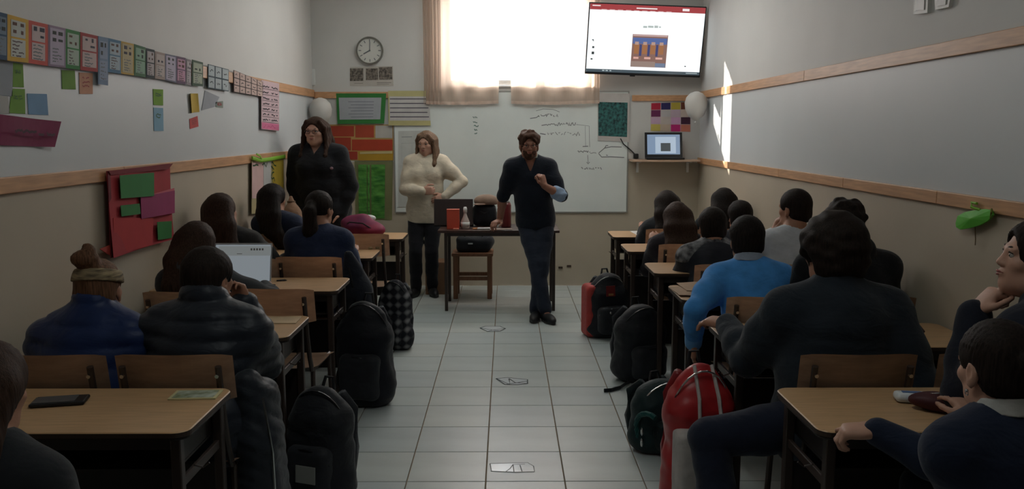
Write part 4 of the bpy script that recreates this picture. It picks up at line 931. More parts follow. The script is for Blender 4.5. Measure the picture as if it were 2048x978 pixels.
# ------------------------------------------------------------------ smooth solids: rounded shapes blended on a grid and meshed as one surface
def V(*a): return np.array(a, np.float64)
def nrm(v): v = np.asarray(v, float); return v / max(1e-9, np.linalg.norm(v))
class Solid:
    def __init__(s, vox): s.vox = vox; s.pr = []
    def cap(s, a, b, ra, rb=None, k=0.02, op='u'):
        a, b = np.asarray(a, float), np.asarray(b, float); rb = ra if rb is None else rb
        R = max(ra, rb)
        s.pr.append(('cap', (a, b, ra, rb), k, op, np.minimum(a, b) - R, np.maximum(a, b) + R)); return s
    def chain(s, pts, rs, k=0.02, op='u'):
        for i in range(len(pts) - 1): s.cap(pts[i], pts[i + 1], rs[i], rs[i + 1], k, op)
        return s
    def ell(s, c, r, R=None, k=0.02, op='u'):
        c = np.asarray(c, float); r = np.asarray(r, float); R = np.eye(3) if R is None else np.asarray(R, float)
        e = np.sqrt(((R * r) ** 2).sum(1))
        s.pr.append(('ell', (c, r, R), k, op, c - e, c + e)); return s
    def box(s, c, h, R=None, rd=0.01, k=0.02, op='u'):
        c = np.asarray(c, float); h = np.asarray(h, float); R = np.eye(3) if R is None else np.asarray(R, float)
        e = np.abs(R) @ h
        s.pr.append(('box', (c, h, R, rd), k, op, c - e, c + e)); return s
    def cut(s, p, n, k=0.0):                     # keep the side the normal points away from
        s.pr.append(('pl', (np.asarray(p, float), nrm(n)), k, 'i', None, None)); return s
    def warp(s, f): s.pr.append(('f', f, 0, 'w', None, None)); return s
    def mesh(s, name):
        vox = s.vox
        lo = np.min([p[4] for p in s.pr if p[3] == 'u'], 0) - 3 * vox - 0.02
        hi = np.max([p[5] for p in s.pr if p[3] == 'u'], 0) + 3 * vox + 0.02
        n = np.ceil((hi - lo) / vox).astype(int) + 1
        ax = [(lo[i] + vox * np.arange(n[i])).astype(np.float32) for i in range(3)]
        D = np.full(n, 0.25, np.float32)
        for kind, a, k, op, bl, bh in s.pr:
            if bl is None: sl = tuple(slice(0, n[i]) for i in range(3))
            else:
                m = k + 2 * vox + 0.004
                i0 = np.clip(np.floor((bl - m - lo) / vox).astype(int), 0, n - 1); i1 = np.clip(np.ceil((bh + m - lo) / vox).astype(int) + 1, 1, n)
                if (i1 <= i0).any(): continue
                sl = tuple(slice(i0[i], i1[i]) for i in range(3))
            X = ax[0][sl[0]][:, None, None]; Y = ax[1][sl[1]][None, :, None]; Z = ax[2][sl[2]][None, None, :]
            cur = D[sl]
            if kind == 'f':
                band = np.abs(cur) < 0.06
                ii = np.nonzero(band)
                cur[ii] += a(ax[0][ii[0]], ax[1][ii[1]], ax[2][ii[2]]).astype(np.float32)
                continue
            if kind == 'cap':
                A, B, ra, rb = a; d = B - A; L2 = max(1e-9, float(d @ d))
                t = np.clip(((X - A[0]) * d[0] + (Y - A[1]) * d[1] + (Z - A[2]) * d[2]) / L2, 0, 1)
                d_ = np.sqrt((X - A[0] - t * d[0]) ** 2 + (Y - A[1] - t * d[1]) ** 2 + (Z - A[2] - t * d[2]) ** 2) - (ra + t * (rb - ra))
            elif kind in ('ell', 'box'):
                c, r, R = a[:3]
                x, y, z = X - c[0], Y - c[1], Z - c[2]
                q = [x * R[0, i] + y * R[1, i] + z * R[2, i] for i in range(3)]
                if kind == 'ell':
                    k0 = np.sqrt(sum((q[i] / r[i]) ** 2 for i in range(3))); k1 = np.sqrt(sum((q[i] / r[i] ** 2) ** 2 for i in range(3))) + 1e-6
                    d_ = k0 * (k0 - 1) / k1
                else:
                    rd = a[3]; q = [np.abs(q[i]) - (r[i] - rd) for i in range(3)]
                    d_ = np.sqrt(sum(np.maximum(v, 0) ** 2 for v in q)) + np.minimum(np.maximum(np.maximum(q[0], q[1]), q[2]), 0) - rd
            else:
                p, nn = a; d_ = (X - p[0]) * nn[0] + (Y - p[1]) * nn[1] + (Z - p[2]) * nn[2]
            d_ = d_.astype(np.float32)
            if op == 'u':
                if k > 0:
                    h = np.maximum(k - np.abs(cur - d_), 0) / k; D[sl] = np.minimum(cur, d_) - h * h * k * 0.25
                else: D[sl] = np.minimum(cur, d_)
            else:
                if op == 's': d_ = -d_
                if k > 0:
                    h = np.maximum(k - np.abs(cur - d_), 0) / k; D[sl] = np.maximum(cur, d_) + h * h * k * 0.25
                else: D[sl] = np.maximum(cur, d_)
        S = D < 0
        c = S[:-1, :-1, :-1].astype(np.int8)
        for i, j, l in ((1, 0, 0), (0, 1, 0), (0, 0, 1), (1, 1, 0), (1, 0, 1), (0, 1, 1), (1, 1, 1)):
            c = c + S[i:n[0] - 1 + i, j:n[1] - 1 + j, l:n[2] - 1 + l]
        cells = np.nonzero((c > 0) & (c < 8))
        idx = np.full(c.shape, -1, np.int32); nc = len(cells[0]); idx[cells] = np.arange(nc)
        pos = np.zeros((nc, 3)); cnt = np.zeros(nc)
        C8 = [(i, j, l) for i in (0, 1) for j in (0, 1) for l in (0, 1)]
        val = {q: D[cells[0] + q[0], cells[1] + q[1], cells[2] + q[2]] for q in C8}
        for q in C8:
            for axn in range(3):
                if q[axn]: continue
                q2 = list(q); q2[axn] = 1; q2 = tuple(q2)
                v0, v1 = val[q], val[q2]; cr = (v0 < 0) != (v1 < 0)
                t = np.where(cr, v0 / np.where(cr, v0 - v1, 1), 0)
                for d in range(3): pos[:, d] += np.where(cr, q[d] + (t if d == axn else 0), 0)
                cnt += cr
        pos = pos / np.maximum(cnt, 1)[:, None]
        pos = lo + (pos + np.stack(cells, 1)) * vox
        quads = []
        for axn in range(3):
            s0 = [slice(None)] * 3; s1 = [slice(None)] * 3; s0[axn] = slice(0, -1); s1[axn] = slice(1, None)
            a, b = S[tuple(s0)], S[tuple(s1)]
            e = np.nonzero(a != b); flip = a[e]
            u, w = [d for d in range(3) if d != axn]
            ok = (e[u] > 0) & (e[w] > 0) & (e[u] < n[u] - 1) & (e[w] < n[w] - 1)
            e = [x[ok] for x in e]; flip = flip[ok]
            def cell(du, dw):
                q = [x.copy() for x in e]; q[u] += du; q[w] += dw; return idx[q[0], q[1], q[2]]
            f = np.stack([cell(-1, -1), cell(0, -1), cell(0, 0), cell(-1, 0)], 1)
            if axn == 1: flip = ~flip
            f[~flip] = f[~flip][:, ::-1]
            quads.append(f)
        F_ = np.concatenate(quads); F_ = F_[(F_ >= 0).all(1)]
        me = bpy.data.meshes.new(name)
        me.vertices.add(nc); me.vertices.foreach_set('co', pos.astype(np.float32).ravel())
        me.loops.add(len(F_) * 4); me.loops.foreach_set('vertex_index', F_.astype(np.int32).ravel())
        me.polygons.add(len(F_)); me.polygons.foreach_set('loop_start', np.arange(0, len(F_) * 4, 4, dtype=np.int32))
        me.polygons.foreach_set('loop_total', np.full(len(F_), 4, np.int32))
        me.update(calc_edges=True); me.validate()
        me.polygons.foreach_set('use_smooth', np.ones(len(me.polygons), bool))
        return me
_nr = np.random.RandomState(5)
_W = _nr.normal(size=(7, 3)); _P = _nr.uniform(0, 6.28, 7)
def lump(x, y, z, f, sx=1, sy=1, sz=1):          # soft pseudo-noise, about -1 .. 1
    v = 0
    for w, p in zip(_W, _P): v = v + np.sin(f * (w[0] * x * sx + w[1] * y * sy + w[2] * z * sz) + p)
    return v / 4.0
# ------------------------------------------------------------------ people
SK = {'fair': mat('skin_fair', srgb(190, 146, 126), 0.5, var=0.05, scale=30, spec=0.35), 'warm': mat('skin_warm', srgb(172, 124, 100), 0.5, var=0.05, scale=30, spec=0.35), 'tan': mat('skin_tan', srgb(160, 112, 92), 0.5, var=0.05, scale=30, spec=0.35)}
def hairmat(name, col, hi=1.7): return mat('hair_' + name, col, 0.62, var=0.35, scale=60, stretch=(3, 3, 0.22), bump=0.45, bscale=110, spec=0.12, col2=tuple(min(1, c * hi) for c in col))
HM = {'black': hairmat('black', srgb(30, 24, 22)), 'dark': hairmat('dark_brown', srgb(33, 25, 21)), 'brown': hairmat('brown', srgb(54, 38, 30)), 'lbrown': hairmat('light_brown', srgb(96, 68, 50)), 'blond': hairmat('dark_blond', srgb(104, 82, 66), 1.8), 'curl': hairmat('warm_brown', srgb(70, 48, 38))}
def fab(name, rgb, rough=0.85, var=0.12, bs=140, bump=0.16, wr=0.22):
    if 'cloth_' + name in MATS: return MATS['cloth_' + name]
    m = mat('cloth_' + name, srgb(*rgb), rough, var=var, scale=14, bump=bump, bscale=bs, spec=0.2, sheen=0.12)
    nt = m.node_tree; N = nt.nodes; b = N['Principled BSDF']; fine = b.inputs['Normal'].links[0].from_node
    tc = N.new('ShaderNodeTexCoord'); mp = N.new('ShaderNodeMapping'); mp.inputs['Scale'].default_value = (1, 1, 1.7); mp.inputs['Rotation'].default_value = (0.3, 0.5, 0)
    nz = N.new('ShaderNodeTexNoise'); nz.inputs['Scale'].default_value = 9; nz.inputs['Detail'].default_value = 2; nz.inputs['Distortion'].default_value = 1.2
    bp = N.new('ShaderNodeBump'); bp.inputs['Strength'].default_value = wr; bp.inputs['Distance'].default_value = 0.03
    nt.links.new(tc.outputs['Object'], mp.inputs[0]); nt.links.new(mp.outputs[0], nz.inputs['Vector']); nt.links.new(nz.outputs[0], bp.inputs['Height']); nt.links.new(bp.outputs[0], fine.inputs['Normal'])
    return m
LIPS = mat('lips', srgb(150, 82, 76), 0.45); BROW = mat('eyebrow_hair', srgb(50, 36, 30), 0.7)
EYEW = mat('eye_white', (0.42, 0.39, 0.36), 0.3); IRIS = mat('eye_iris', (0.035, 0.022, 0.015), 0.15)
SHOEM = mat('shoe_black', (0.015, 0.015, 0.017), 0.45); SOLEM = mat('shoe_sole', (0.05, 0.05, 0.05), 0.7)

def ik(a, t, l1, l2, pole):
    a, t, pole = np.asarray(a, float), np.asarray(t, float), np.asarray(pole, float)
    d = t - a; L = np.linalg.norm(d); Lm = (l1 + l2) * 0.995
    if L > Lm: d = d * (Lm / L); t = a + d; L = Lm
    u = d / L; x = (l1 * l1 - l2 * l2 + L * L) / (2 * L); h = math.sqrt(max(0, l1 * l1 - x * x))
    p = pole - u * (pole @ u); p = nrm(p)
    return a + u * x + p * h, t
def rotm(yaw, pitch=0, roll=0):                   # columns: right, forward, up; yaw turns left, pitch looks up, roll tips to the right
    M = Matrix.Rotation(yaw, 3, 'Z') @ Matrix.Rotation(pitch, 3, 'X') @ Matrix.Rotation(roll, 3, 'Y')
    return np.array(M)

def hand(S, w, d, pn, thumb, curl, s=1.0, spread=0.0, thumb_curl=0.5, flat=False, grow=0.0):
    """palm and five fingers from wrist w along d; pn = where the palm faces; thumb = direction of the thumb side"""
    d = nrm(d); pn = nrm(np.asarray(pn, float) - d * (np.asarray(pn, float) @ d)); th = np.cross(d, pn)
    if th @ np.asarray(thumb, float) < 0: th = -th
    R = np.stack([th, d, pn], 1)
    S.ell(w + d * 0.045 * s, (0.043 * s, 0.055 * s, 0.017 * s), R, k=0.012)
    S.box(w + d * 0.050 * s, (0.040 * s, 0.044 * s, 0.014 * s), R, rd=0.012 * s, k=0.01)
    for i, (off, ln) in enumerate(((0.030, 0.072), (0.010, 0.082), (-0.010, 0.077), (-0.029, 0.060))):
        p = w + d * (0.088 - (0.006 if i in (0, 3) else 0)) * s + th * off * s
        dirn = nrm(d + th * (off * 3.0 * spread)); ang = 0
        c = curl[i] if isinstance(curl, (list, tuple)) else curl
        rr = 0.0088 * s
        for j, fr in enumerate((0.46, 0.30, 0.24)):
            ang += c * (1.0, 1.1, 0.8)[j]
            q = p + (dirn * math.cos(ang) + pn * math.sin(ang)) * ln * fr * s
            S.cap(p, q, rr, rr * 0.92, k=0.004 if j else 0.008); p = q; rr *= 0.92
    p = w + d * 0.022 * s + th * 0.032 * s; a = 0.75
    q = p + (d * math.cos(a) + th * math.sin(a)) * 0.040 * s + pn * 0.008 * s
    S.cap(p, q, 0.0135 * s, 0.0105 * s, k=0.012)
    a2 = a - thumb_curl
    q2 = q + nrm(d * math.cos(a2) + th * math.sin(a2) * 0.6 + pn * 0.5 * thumb_curl) * 0.032 * s
    S.cap(q, q2, 0.0105 * s, 0.0095 * s, k=0.006)
    q3 = q2 + nrm(d * math.cos(a2 - thumb_curl * 0.5) + th * math.sin(a2 - thumb_curl * 0.5) * 0.4 + pn * 0.4 * thumb_curl) * 0.024 * s
    S.cap(q2, q3, 0.0093 * s, 0.008 * s, k=0.005)

def head_shape(S, c, R, s, female=False, wide=1.0, k=0.02):
    L = lambda x, y, z: c + R @ (V(x * wide, y, z) * s)
    E_ = lambda p, r, k=0.02, op='u': S.ell(L(*p), V(r[0] * wide, r[1], r[2]) * s, R, k, op)
    E_((0, -0.012, 0.032), (0.074, 0.094, 0.084), 0.02)
    E_((0, 0.026, -0.040), (0.058, 0.062, 0.080), 0.03)
    E_((0, 0.060, -0.090), (0.026 if not female else 0.022, 0.024, 0.022), 0.03)
    for x in (-1, 1):
        E_((x * 0.048, 0.010, -0.072), (0.014, 0.030, 0.022), 0.03)
        E_((x * 0.042, 0.056, -0.020), (0.020, 0.022, 0.018), 0.02)
    E_((0, 0.076, 0.022), (0.050, 0.016, 0.012), 0.016)
    for x in (-1, 1): E_((x * 0.031, 0.101, 0.003), (0.018, 0.016, 0.011), 0.010, 's')
    for x in (-1, 1): E_((x * 0.031, 0.0775, 0.0135), (0.016, 0.0115, 0.0055), 0.004); E_((x * 0.031, 0.0755, -0.0065), (0.015, 0.010, 0.004), 0.004)
    S.cap(L(0, 0.083, 0.012), L(0, 0.0985, -0.025), 0.0078 * s, 0.0105 * s, k=0.012)
    for x in (-1, 1): E_((x * 0.010, 0.091, -0.029), (0.009, 0.010, 0.0075), 0.006)
    E_((0, 0.088, -0.052), (0.023, 0.011, 0.0060), 0.006); E_((0, 0.086, -0.062), (0.020, 0.012, 0.0065), 0.006)
    E_((0, 0.099, -0.0565), (0.020, 0.004, 0.0016), 0.004, 's')
    for x in (-1, 1):
        E_((x * 0.077, -0.012, -0.008), (0.010, 0.021, 0.033), 0.006); E_((x * 0.086, -0.008, -0.004), (0.006, 0.011, 0.018), 0.004, 's')
        E_((x * 0.077, -0.006, -0.036), (0.007, 0.011, 0.011), 0.006)
    return L
def face_parts(body, c, R, s, brow=True, wide=1.0, lips=True):
    L = lambda x, y, z: Vector(c + R @ (V(x * wide, y, z) * s))
    f = Vector(R @ V(0, 1, 0))
    for x in (-1, 1):
        bm = NB(); sph(bm, L(x * 0.031, 0.0765, 0.005), 0.0108 * s, 12); e = put('eye', bm, EYEW, body, smooth=True)
        bm = NB(); sph(bm, L(x * 0.031, 0.0815, 0.0045), 0.0066 * s, 10); put('iris', bm, IRIS, e, smooth=True)
        bm = NB(); tube(bm, [L(x * 0.0195, 0.0855, 0.0100), L(x * 0.031, 0.0885, 0.0130), L(x * 0.044, 0.0805, 0.0095)], [0.0015 * s, 0.0024 * s, 0.0012 * s], 6); put('eyelid', bm, BROW, body, smooth=True)
        if brow:
            bm = NB(); tube(bm, [L(x * 0.014, 0.0885, 0.0245), L(x * 0.030, 0.0865, 0.0285), L(x * 0.046, 0.0745, 0.0245)], [0.0028 * s, 0.0034 * s, 0.0015 * s], 6); put('eyebrow', bm, BROW, body, smooth=True)
    if lips:
        bm = NB(); tube(bm, [L(-0.022, 0.087, -0.0545), L(-0.008, 0.0972, -0.0520), L(0, 0.0978, -0.0528), L(0.008, 0.0972, -0.0520), L(0.022, 0.087, -0.0545)], [0.0015 * s, 0.0036 * s, 0.0034 * s, 0.0036 * s, 0.0015 * s], 6)
        tube(bm, [L(-0.020, 0.087, -0.0580), L(0, 0.0968, -0.0618), L(0.020, 0.087, -0.0580)], [0.0015 * s, 0.0042 * s, 0.0015 * s], 6); put('lips', bm, LIPS, body, smooth=True)

def hair_mesh(kind, c, R, s, vox, neck, back, wide=1.0, seed=0.0, down=None, g=0.0):
    """hair solids in head space; back = direction pointing out of the person's back (world)"""
    S = Solid(vox); L = lambda x, y, z: c + R @ (V(x * wide, y, z) * s)
    E_ = lambda p, r, k=0.02, op='u': S.ell(L(*p), V(r[0] * wide, r[1], r[2]) * s, R, k, op)
    t = {'buzz': 0.010, 'short': 0.016, 'bun': 0.010, 'pony': 0.010, 'curly': 0.018, 'big': 0.038, 'long': 0.015, 'longfront': 0.012, 'tied': 0.010}.get(kind, 0.014)
    E_((0, -0.014, 0.036), (0.076 + t, 0.094 + t, 0.084 + t), 0)
    if kind in ('short', 'curly', 'big', 'buzz'):
        E_((0, -0.045, -0.030), (0.070 + t * 0.8, 0.060 + t * 0.7, 0.060 if kind != 'big' else 0.085), 0.03)
        if kind == 'curly':
            rr = random.Random(4)
            for i in range(60):
                a = rr.uniform(0, 6.28); zz = rr.uniform(0.0, 1.0); rad = math.sqrt(1 - zz * zz * 0.9)
                E_((0.085 * rad * math.cos(a), -0.012 + 0.10 * rad * math.sin(a), 0.045 + 0.085 * zz), (0.016, 0.016, 0.015), 0.014)
    if kind in ('long', 'longfront'):
        nb = neck
        bk = nrm(back)
        rt = R @ V(1, 0, 0)
        ln = 0.34 if kind == 'long' else 0.30
        for x in (-0.066, -0.033, 0, 0.033, 0.066):
            a = L(x * 0.9, -0.045 - 0.03 * (1 - abs(x) / 0.066), 0.03); m = nb + bk * (0.078 + g) + rt * x * 1.1 * s + V(0, 0, 0.03); e = nb + bk * (0.125 + g) + rt * x * 1.25 * s + down * (ln - 0.06 - 0.05 * abs(x) / 0.066)
            S.chain([a, m, nb + bk * (0.118 + g) + rt * x * 1.25 * s + down * 0.10, e], [0.055 * s, 0.048 * s, 0.036 * s, 0.020 * s], 0.03)
        if kind == 'longfront':
            for x in (-1, 1):
                for yo, ln2, r_ in ((-0.045, 0.24, 0.024), (-0.012, 0.27, 0.022), (0.022, 0.25, 0.017)):
                    S.chain([L(x * 0.052, yo + 0.035, 0.088), L(x * 0.084, yo + 0.012, 0.035), L(x * 0.092, yo, -0.05), L(x * 0.098, yo + 0.012, -0.13), L(x * 0.100, yo + 0.05, -0.20), L(x * 0.094, yo + 0.06, -0.01 - ln2)], [0.018 * s, r_ * s, r_ * s, r_ * 1.15 * s, r_ * s, 0.006 * s], 0.014)
    if kind in ('pony', 'tied'):
        p0 = L(0, -0.095, 0.03)
        bk = nrm(back)
        S.ell(p0 + bk * 0.02, (0.030, 0.030, 0.030), k=0.015)
        if kind == 'pony': S.chain([p0 + bk * 0.02, p0 + bk * 0.06 + V(0, 0, -0.05), p0 + bk * 0.05 + V(0, 0, -0.17), p0 + bk * 0.04 + V(0, 0, -0.30), p0 + bk * 0.035 + V(0, 0, -0.38)], [0.030, 0.042, 0.048, 0.038, 0.012], 0.02)
    if kind == 'bun':
        p0 = L(-0.02, -0.07, 0.115); S.ell(p0 + V(0, 0, 0.02), (0.05, 0.045, 0.036), k=0.02)
        for i in range(12):
            a = i * 0.62; r_ = 0.040 - 0.002 * i; S.cap(p0 + V(r_ * math.cos(a), r_ * math.sin(a) * 0.8, 0.006 * i - 0.01), p0 + V(r_ * math.cos(a + 0.62), r_ * math.sin(a + 0.62) * 0.8, 0.006 * (i + 1) - 0.01), 0.018, 0.018, k=0.006)
        E_((0, -0.05, -0.02), (0.078, 0.066, 0.06), 0.03)
    if kind == 'tied': E_((0, -0.05, -0.02), (0.074, 0.058, 0.055), 0.03)
    # face and neck stay free
    fz = 0.035 if kind not in ('buzz',) else 0.03
    E_((0, 0.116, -0.030), (0.076, 0.076, 0.108), 0.012, 's')
    if kind in ('short', 'curly', 'buzz', 'bun', 'pony', 'tied', 'big'):
        for x in (-1, 1): E_((x * 0.096, 0.012 if kind != 'big' else 0.03, -0.040), (0.034, 0.056 if kind != 'big' else 0.045, 0.058), 0.016, 's')
        S.cut(L(0, 0, -0.075 if kind not in ('big',) else -0.10), -(R @ V(0, -0.35, 1)), 0.03) if kind != 'pony' else None
    am = {'buzz': 0.0006, 'short': 0.0016, 'curly': 0.005, 'big': 0.005}.get(kind, 0.0016)
    cx, cy = c[0], c[1]
    if kind in ('curly', 'big'):
        S.warp(lambda x, y, z: am * lump(x, y, z, 55.0))
    else:
        S.warp(lambda x, y, z: am * np.sin(40 * np.arctan2(y - cy, x - cx) + 3.2 * np.sin(14 * z + seed) + seed) + am * 1.2 * lump(x, y, z, 34, 1, 1, 0.25))
    return S.mesh('hair')

PEOPLE = {}
def person(label, head, crown, pelvis, yaw=0.0, head_yaw=0.0, head_pitch=0.0, head_roll=0.0, s=1.0, bulk=1.0, skin='warm', hair='short', hairc='dark',
           top=('sweater', 'navy', (30, 36, 54)), bottom=(34, 36, 46), hands=None, legs=None, stand=False, vox=0.010, face=False, female=False, collar=None, sleeve=1.0,
           zone=None, quilt=0.0, hood=False, shoes=True, vneck=False, wide=1.0, neck_h=0.0, hip_z=None, group='students at their desks', seat=True, fold=1.0, bust=0.0, top_len=None, waist=None):
    fwd = V(-math.sin(yaw), math.cos(yaw), 0); rgt = V(math.cos(yaw), math.sin(yaw), 0); up = V(0, 0, 1)
    HR = rotm(yaw + head_yaw, head_pitch, head_roll)
    hc = V(head[0], head[1], crown - 0.122 * s)                       # centre of the head between the ears
    pz = hip_z or (0.53 if not stand else 0.88 * s)
    pel = V(pelvis[0], pelvis[1], pz)
    neck = hc - HR @ V(0, 0.022, 0) * s * 0.6 - up * 0.118 * s - fwd * 0.018 + (pel - hc) * V(1, 1, 0) * 0.10
    sp = nrm(neck - pel)
    fw2 = nrm(fwd - sp * (fwd @ sp)); TR = np.stack([rgt, fw2, np.cross(rgt, fw2)], 1)
    Ln = np.linalg.norm(neck - pel)
    shc = neck - sp * 0.068 * s
    sw = 0.160 * s * (0.92 if female else 1.0) * (0.5 + 0.5 * bulk)
    sh = {-1: shc - rgt * sw - up * 0.015, 1: shc + rgt * sw - up * 0.015}
    hip = {-1: pel - rgt * 0.080 * s, 1: pel + rgt * 0.080 * s}
    arm1, arm2, leg1, leg2 = 0.285 * s, 0.255 * s, 0.42 * s, 0.42 * s
    hands = hands or {}; legs = legs or {}
    A, H_ = {}, {}
    for sd in (-1, 1):
        h = hands.get(sd, {})
        t = h.get('at', pel + fwd * 0.40 + rgt * sd * 0.13 + up * (0.785 - pz))
        pole = h.get('pole', rgt * sd * 0.30 - up * 1.0 - fwd * 0.25)
        el, wr = ik(sh[sd], t, arm1, arm2, pole)
        A[sd] = (el, wr); dn = nrm(wr - el)
        H_[sd] = dict(d=h.get('dir', nrm(dn + (fwd * 0.6 if not stand else 0) * 1.0)), pn=h.get('palm', -up + 0.01 * fwd), th=h.get('thumb', -rgt * sd), curl=h.get('curl', 0.25), tc=h.get('tc', 0.4), sp=h.get('spread', 0.2))
    G = {}
    for sd in (-1, 1):
        l = legs.get(sd, {})
        t = np.asarray(l.get('at', (pel + fwd * (0.36 if not stand else 0.0) + rgt * sd * (0.10 if not stand else 0.09) + up * (0.085 - pz))), float)
        kn, an = ik(hip[sd], t, leg1, leg2, l.get('pole', fwd * 1.0 + up * (0.8 if not stand else 0.0)))
        G[sd] = (kn, an, nrm(np.asarray(l.get('toe', fwd + rgt * sd * 0.15), float)))
    # ---- the body: one continuous surface
    S = Solid(vox)
    def torso(S, g=0.0, k=0.05, lo=0.0):
        b = bulk
        S.ell(pel + up * 0.02, V(0.155 * b * s + g, 0.115 * b * s + g, 0.125 * s + g + lo), TR, k)
        S.ell(pel + sp * Ln * 0.36 + fw2 * 0.012 * b, V(0.140 * b * s + g + lo, 0.108 * b * s + g + lo * 0.7, 0.17 * s + g), TR, k)
        S.ell(pel + sp * Ln * 0.68, V(0.158 * (0.4 + 0.6 * b) * s + g, 0.112 * (0.4 + 0.6 * b) * s + g, 0.175 * s + g), TR, k)
        if bust: 
            for x in (-1, 1): S.ell(pel + sp * Ln * 0.66 + fw2 * 0.075 * b + rgt * x * 0.07, V(0.065, 0.055, 0.065) * bust + g, TR, 0.04)
        S.cap(sh[-1], sh[1], 0.050 * s + g, 0.050 * s + g, k)
        S.cap(neck, sh[-1] + up * 0.008, 0.040 * s + g, 0.040 * s + g, 0.04); S.cap(neck, sh[1] + up * 0.008, 0.040 * s + g, 0.040 * s + g, 0.04)
    torso(S)
    S.chain([neck - sp * 0.04, neck + up * 0.03, hc + HR @ V(0, -0.018, -0.05) * s], [0.062 * s, 0.054 * s, 0.052 * s], 0.03)
    head_shape(S, hc, HR, s, female, wide)
    ab = 0.75 + 0.25 * bulk
    for sd in (-1, 1):
        el, wr = A[sd]
        S.chain([sh[sd], sh[sd] * 0.5 + el * 0.5, el], [0.047 * s * ab, 0.043 * s * ab, 0.036 * s * ab], 0.03)
        S.chain([el, el * 0.65 + wr * 0.35, wr], [0.038 * s, 0.040 * s, 0.027 * s], 0.015)
        h = H_[sd]; hand(S, wr, h['d'], h['pn'], h['th'], h['curl'], 0.98 * s, h['sp'], h['tc'])
        kn, an, toe = G[sd]
        S.chain([hip[sd], hip[sd] * 0.5 + kn * 0.5, kn], [0.080 * s * bulk ** 0.5, 0.070 * s, 0.053 * s], 0.03)
        S.chain([kn, kn * 0.65 + an * 0.35, an], [0.052 * s, 0.054 * s, 0.034 * s], 0.02)
        S.chain([an - up * 0.035, an + toe * 0.12 - up * 0.055], [0.036, 0.026], 0.03)
    body = put('person', S.mesh('person'), SK[skin], loc=(pelvis[0], pelvis[1], 0.0))
    tag(body, label, 'person', group)
    if face: face_parts(body, hc, HR, s, wide=wide)
    # ---- upper garment
    kind, mname, rgb = top
    g = {'sweater': 0.014, 'puffer': 0.034, 'jacket': 0.024, 'shirt': 0.010, 'hoodie': 0.022}[kind]
    tm = fab(mname, rgb, rough=0.45 if kind == 'puffer' else 0.85, bump=0.08 if kind == 'puffer' else 0.16)
    C = Solid(max(vox, 0.0078)); torso(C, g + (0.008 if stand else 0), lo=0.014)
    gs = g * 0.9; tl2 = top_len if top_len is not None else 0.075
    C.box(pel - up * (tl2 - 0.04), (0.148 * bulk * s + g, 0.112 * bulk * s + g, 0.20), np.stack([rgt, fwd, up], 1), rd=0.10, k=0.06)
    for sd in (-1, 1):
        el, wr = A[sd]; we = el + (wr - el) * (0.97 if sleeve >= 1 else 0)
        C.chain([sh[sd], sh[sd] * 0.5 + el * 0.5, el], [0.048 * s * ab + gs * 0.8, 0.046 * s * ab + gs * 0.9, 0.041 * s * ab + gs], 0.075)
        if sleeve >= 1: C.chain([el, el * 0.6 + we * 0.4, we], [0.042 * s + gs, 0.043 * s + gs, 0.031 * s + gs * 0.9], 0.02)
        elif sleeve > 0.5:
            pe = el + (wr - el) * (sleeve - 0.5); C.cap(el, pe, 0.043 * s + gs, 0.043 * s + gs, 0.02)
    if hood:
        bk = -fw2
        C.chain([neck + bk * 0.085 + up * 0.01 - rgt * 0.07, neck + bk * 0.10 - up * 0.015, neck + bk * 0.085 + up * 0.01 + rgt * 0.07], [0.045, 0.055, 0.045], 0.03)
        C.chain([neck + bk * 0.10 + up * 0.03 - rgt * 0.04, neck + bk * 0.10 + up * 0.03 + rgt * 0.04], [0.045, 0.045], 0.03)
    if kind in ('puffer', 'jacket', 'hoodie'): C.cap(neck + up * 0.0, neck + up * (0.062 if kind == 'puffer' else 0.035) - fw2 * 0.008, 0.068 * s + g * 0.6, 0.064 * s + g * 0.5, 0.03)
    hem = pel - up * (top_len if top_len is not None else 0.075)
    C.cut(hem, -up, 0.02)
    # wrinkles and quilting
    ox = pel.copy()
    if quilt:
        C.warp(lambda x, y, z: -0.012 * np.abs(np.sin(math.pi * ((z - ox[2]) * 1.0 + 0.05 * (x - ox[0]) + 0.006 * lump(x, y, z, 9)) / quilt)) ** 0.5 + 0.005 + 0.0022 * lump(x, y, z, 30, 1, 1, 0.6))
    else:
        C.warp(lambda x, y, z: fold * (0.0022 * lump(x, y, z, 13, 1, 1, 1.5) + 0.0030 * (0.6 - np.abs(lump(x, y, z, 15, 0.8, 0.8, 1.6)))))
    # neck opening
    C.chain([neck + up * ((0.028 if kind != 'puffer' else 0.085) + neck_h) + fw2 * 0.02, neck + up * 0.14 + fw2 * 0.02], [0.066 * s, 0.085 * s], 0.008, 's')
    C.cap(neck + up * (0.0 + neck_h), neck + up * 0.14, 0.0565 * s, 0.0565 * s, 0.004, 's')
    if vneck:
        vd = 0.135 if vneck is True else vneck
        for i in range(9):
            t_ = i / 8; C.cap(neck + fw2 * 0.05 + up * (0.03 - vd * t_), neck + fw2 * 0.30 + up * (0.04 - vd * t_), max(0.004, 0.052 * (1 - t_) * s), None, 0.004, 's')
    garment = put({'sweater': 'sweater', 'puffer': 'puffer_coat', 'jacket': 'jacket', 'shirt': 'shirt', 'hoodie': 'hooded_jacket'}[kind], C.mesh('top'), tm, body)
    if zone:                                                          # a yoke, print or stripe on the garment
        zone(body, garment, dict(neck=neck, fw=fw2, up=up, rgt=rgt, sp=sp, sh=sh, A=A, pel=pel, g=g, s=s))
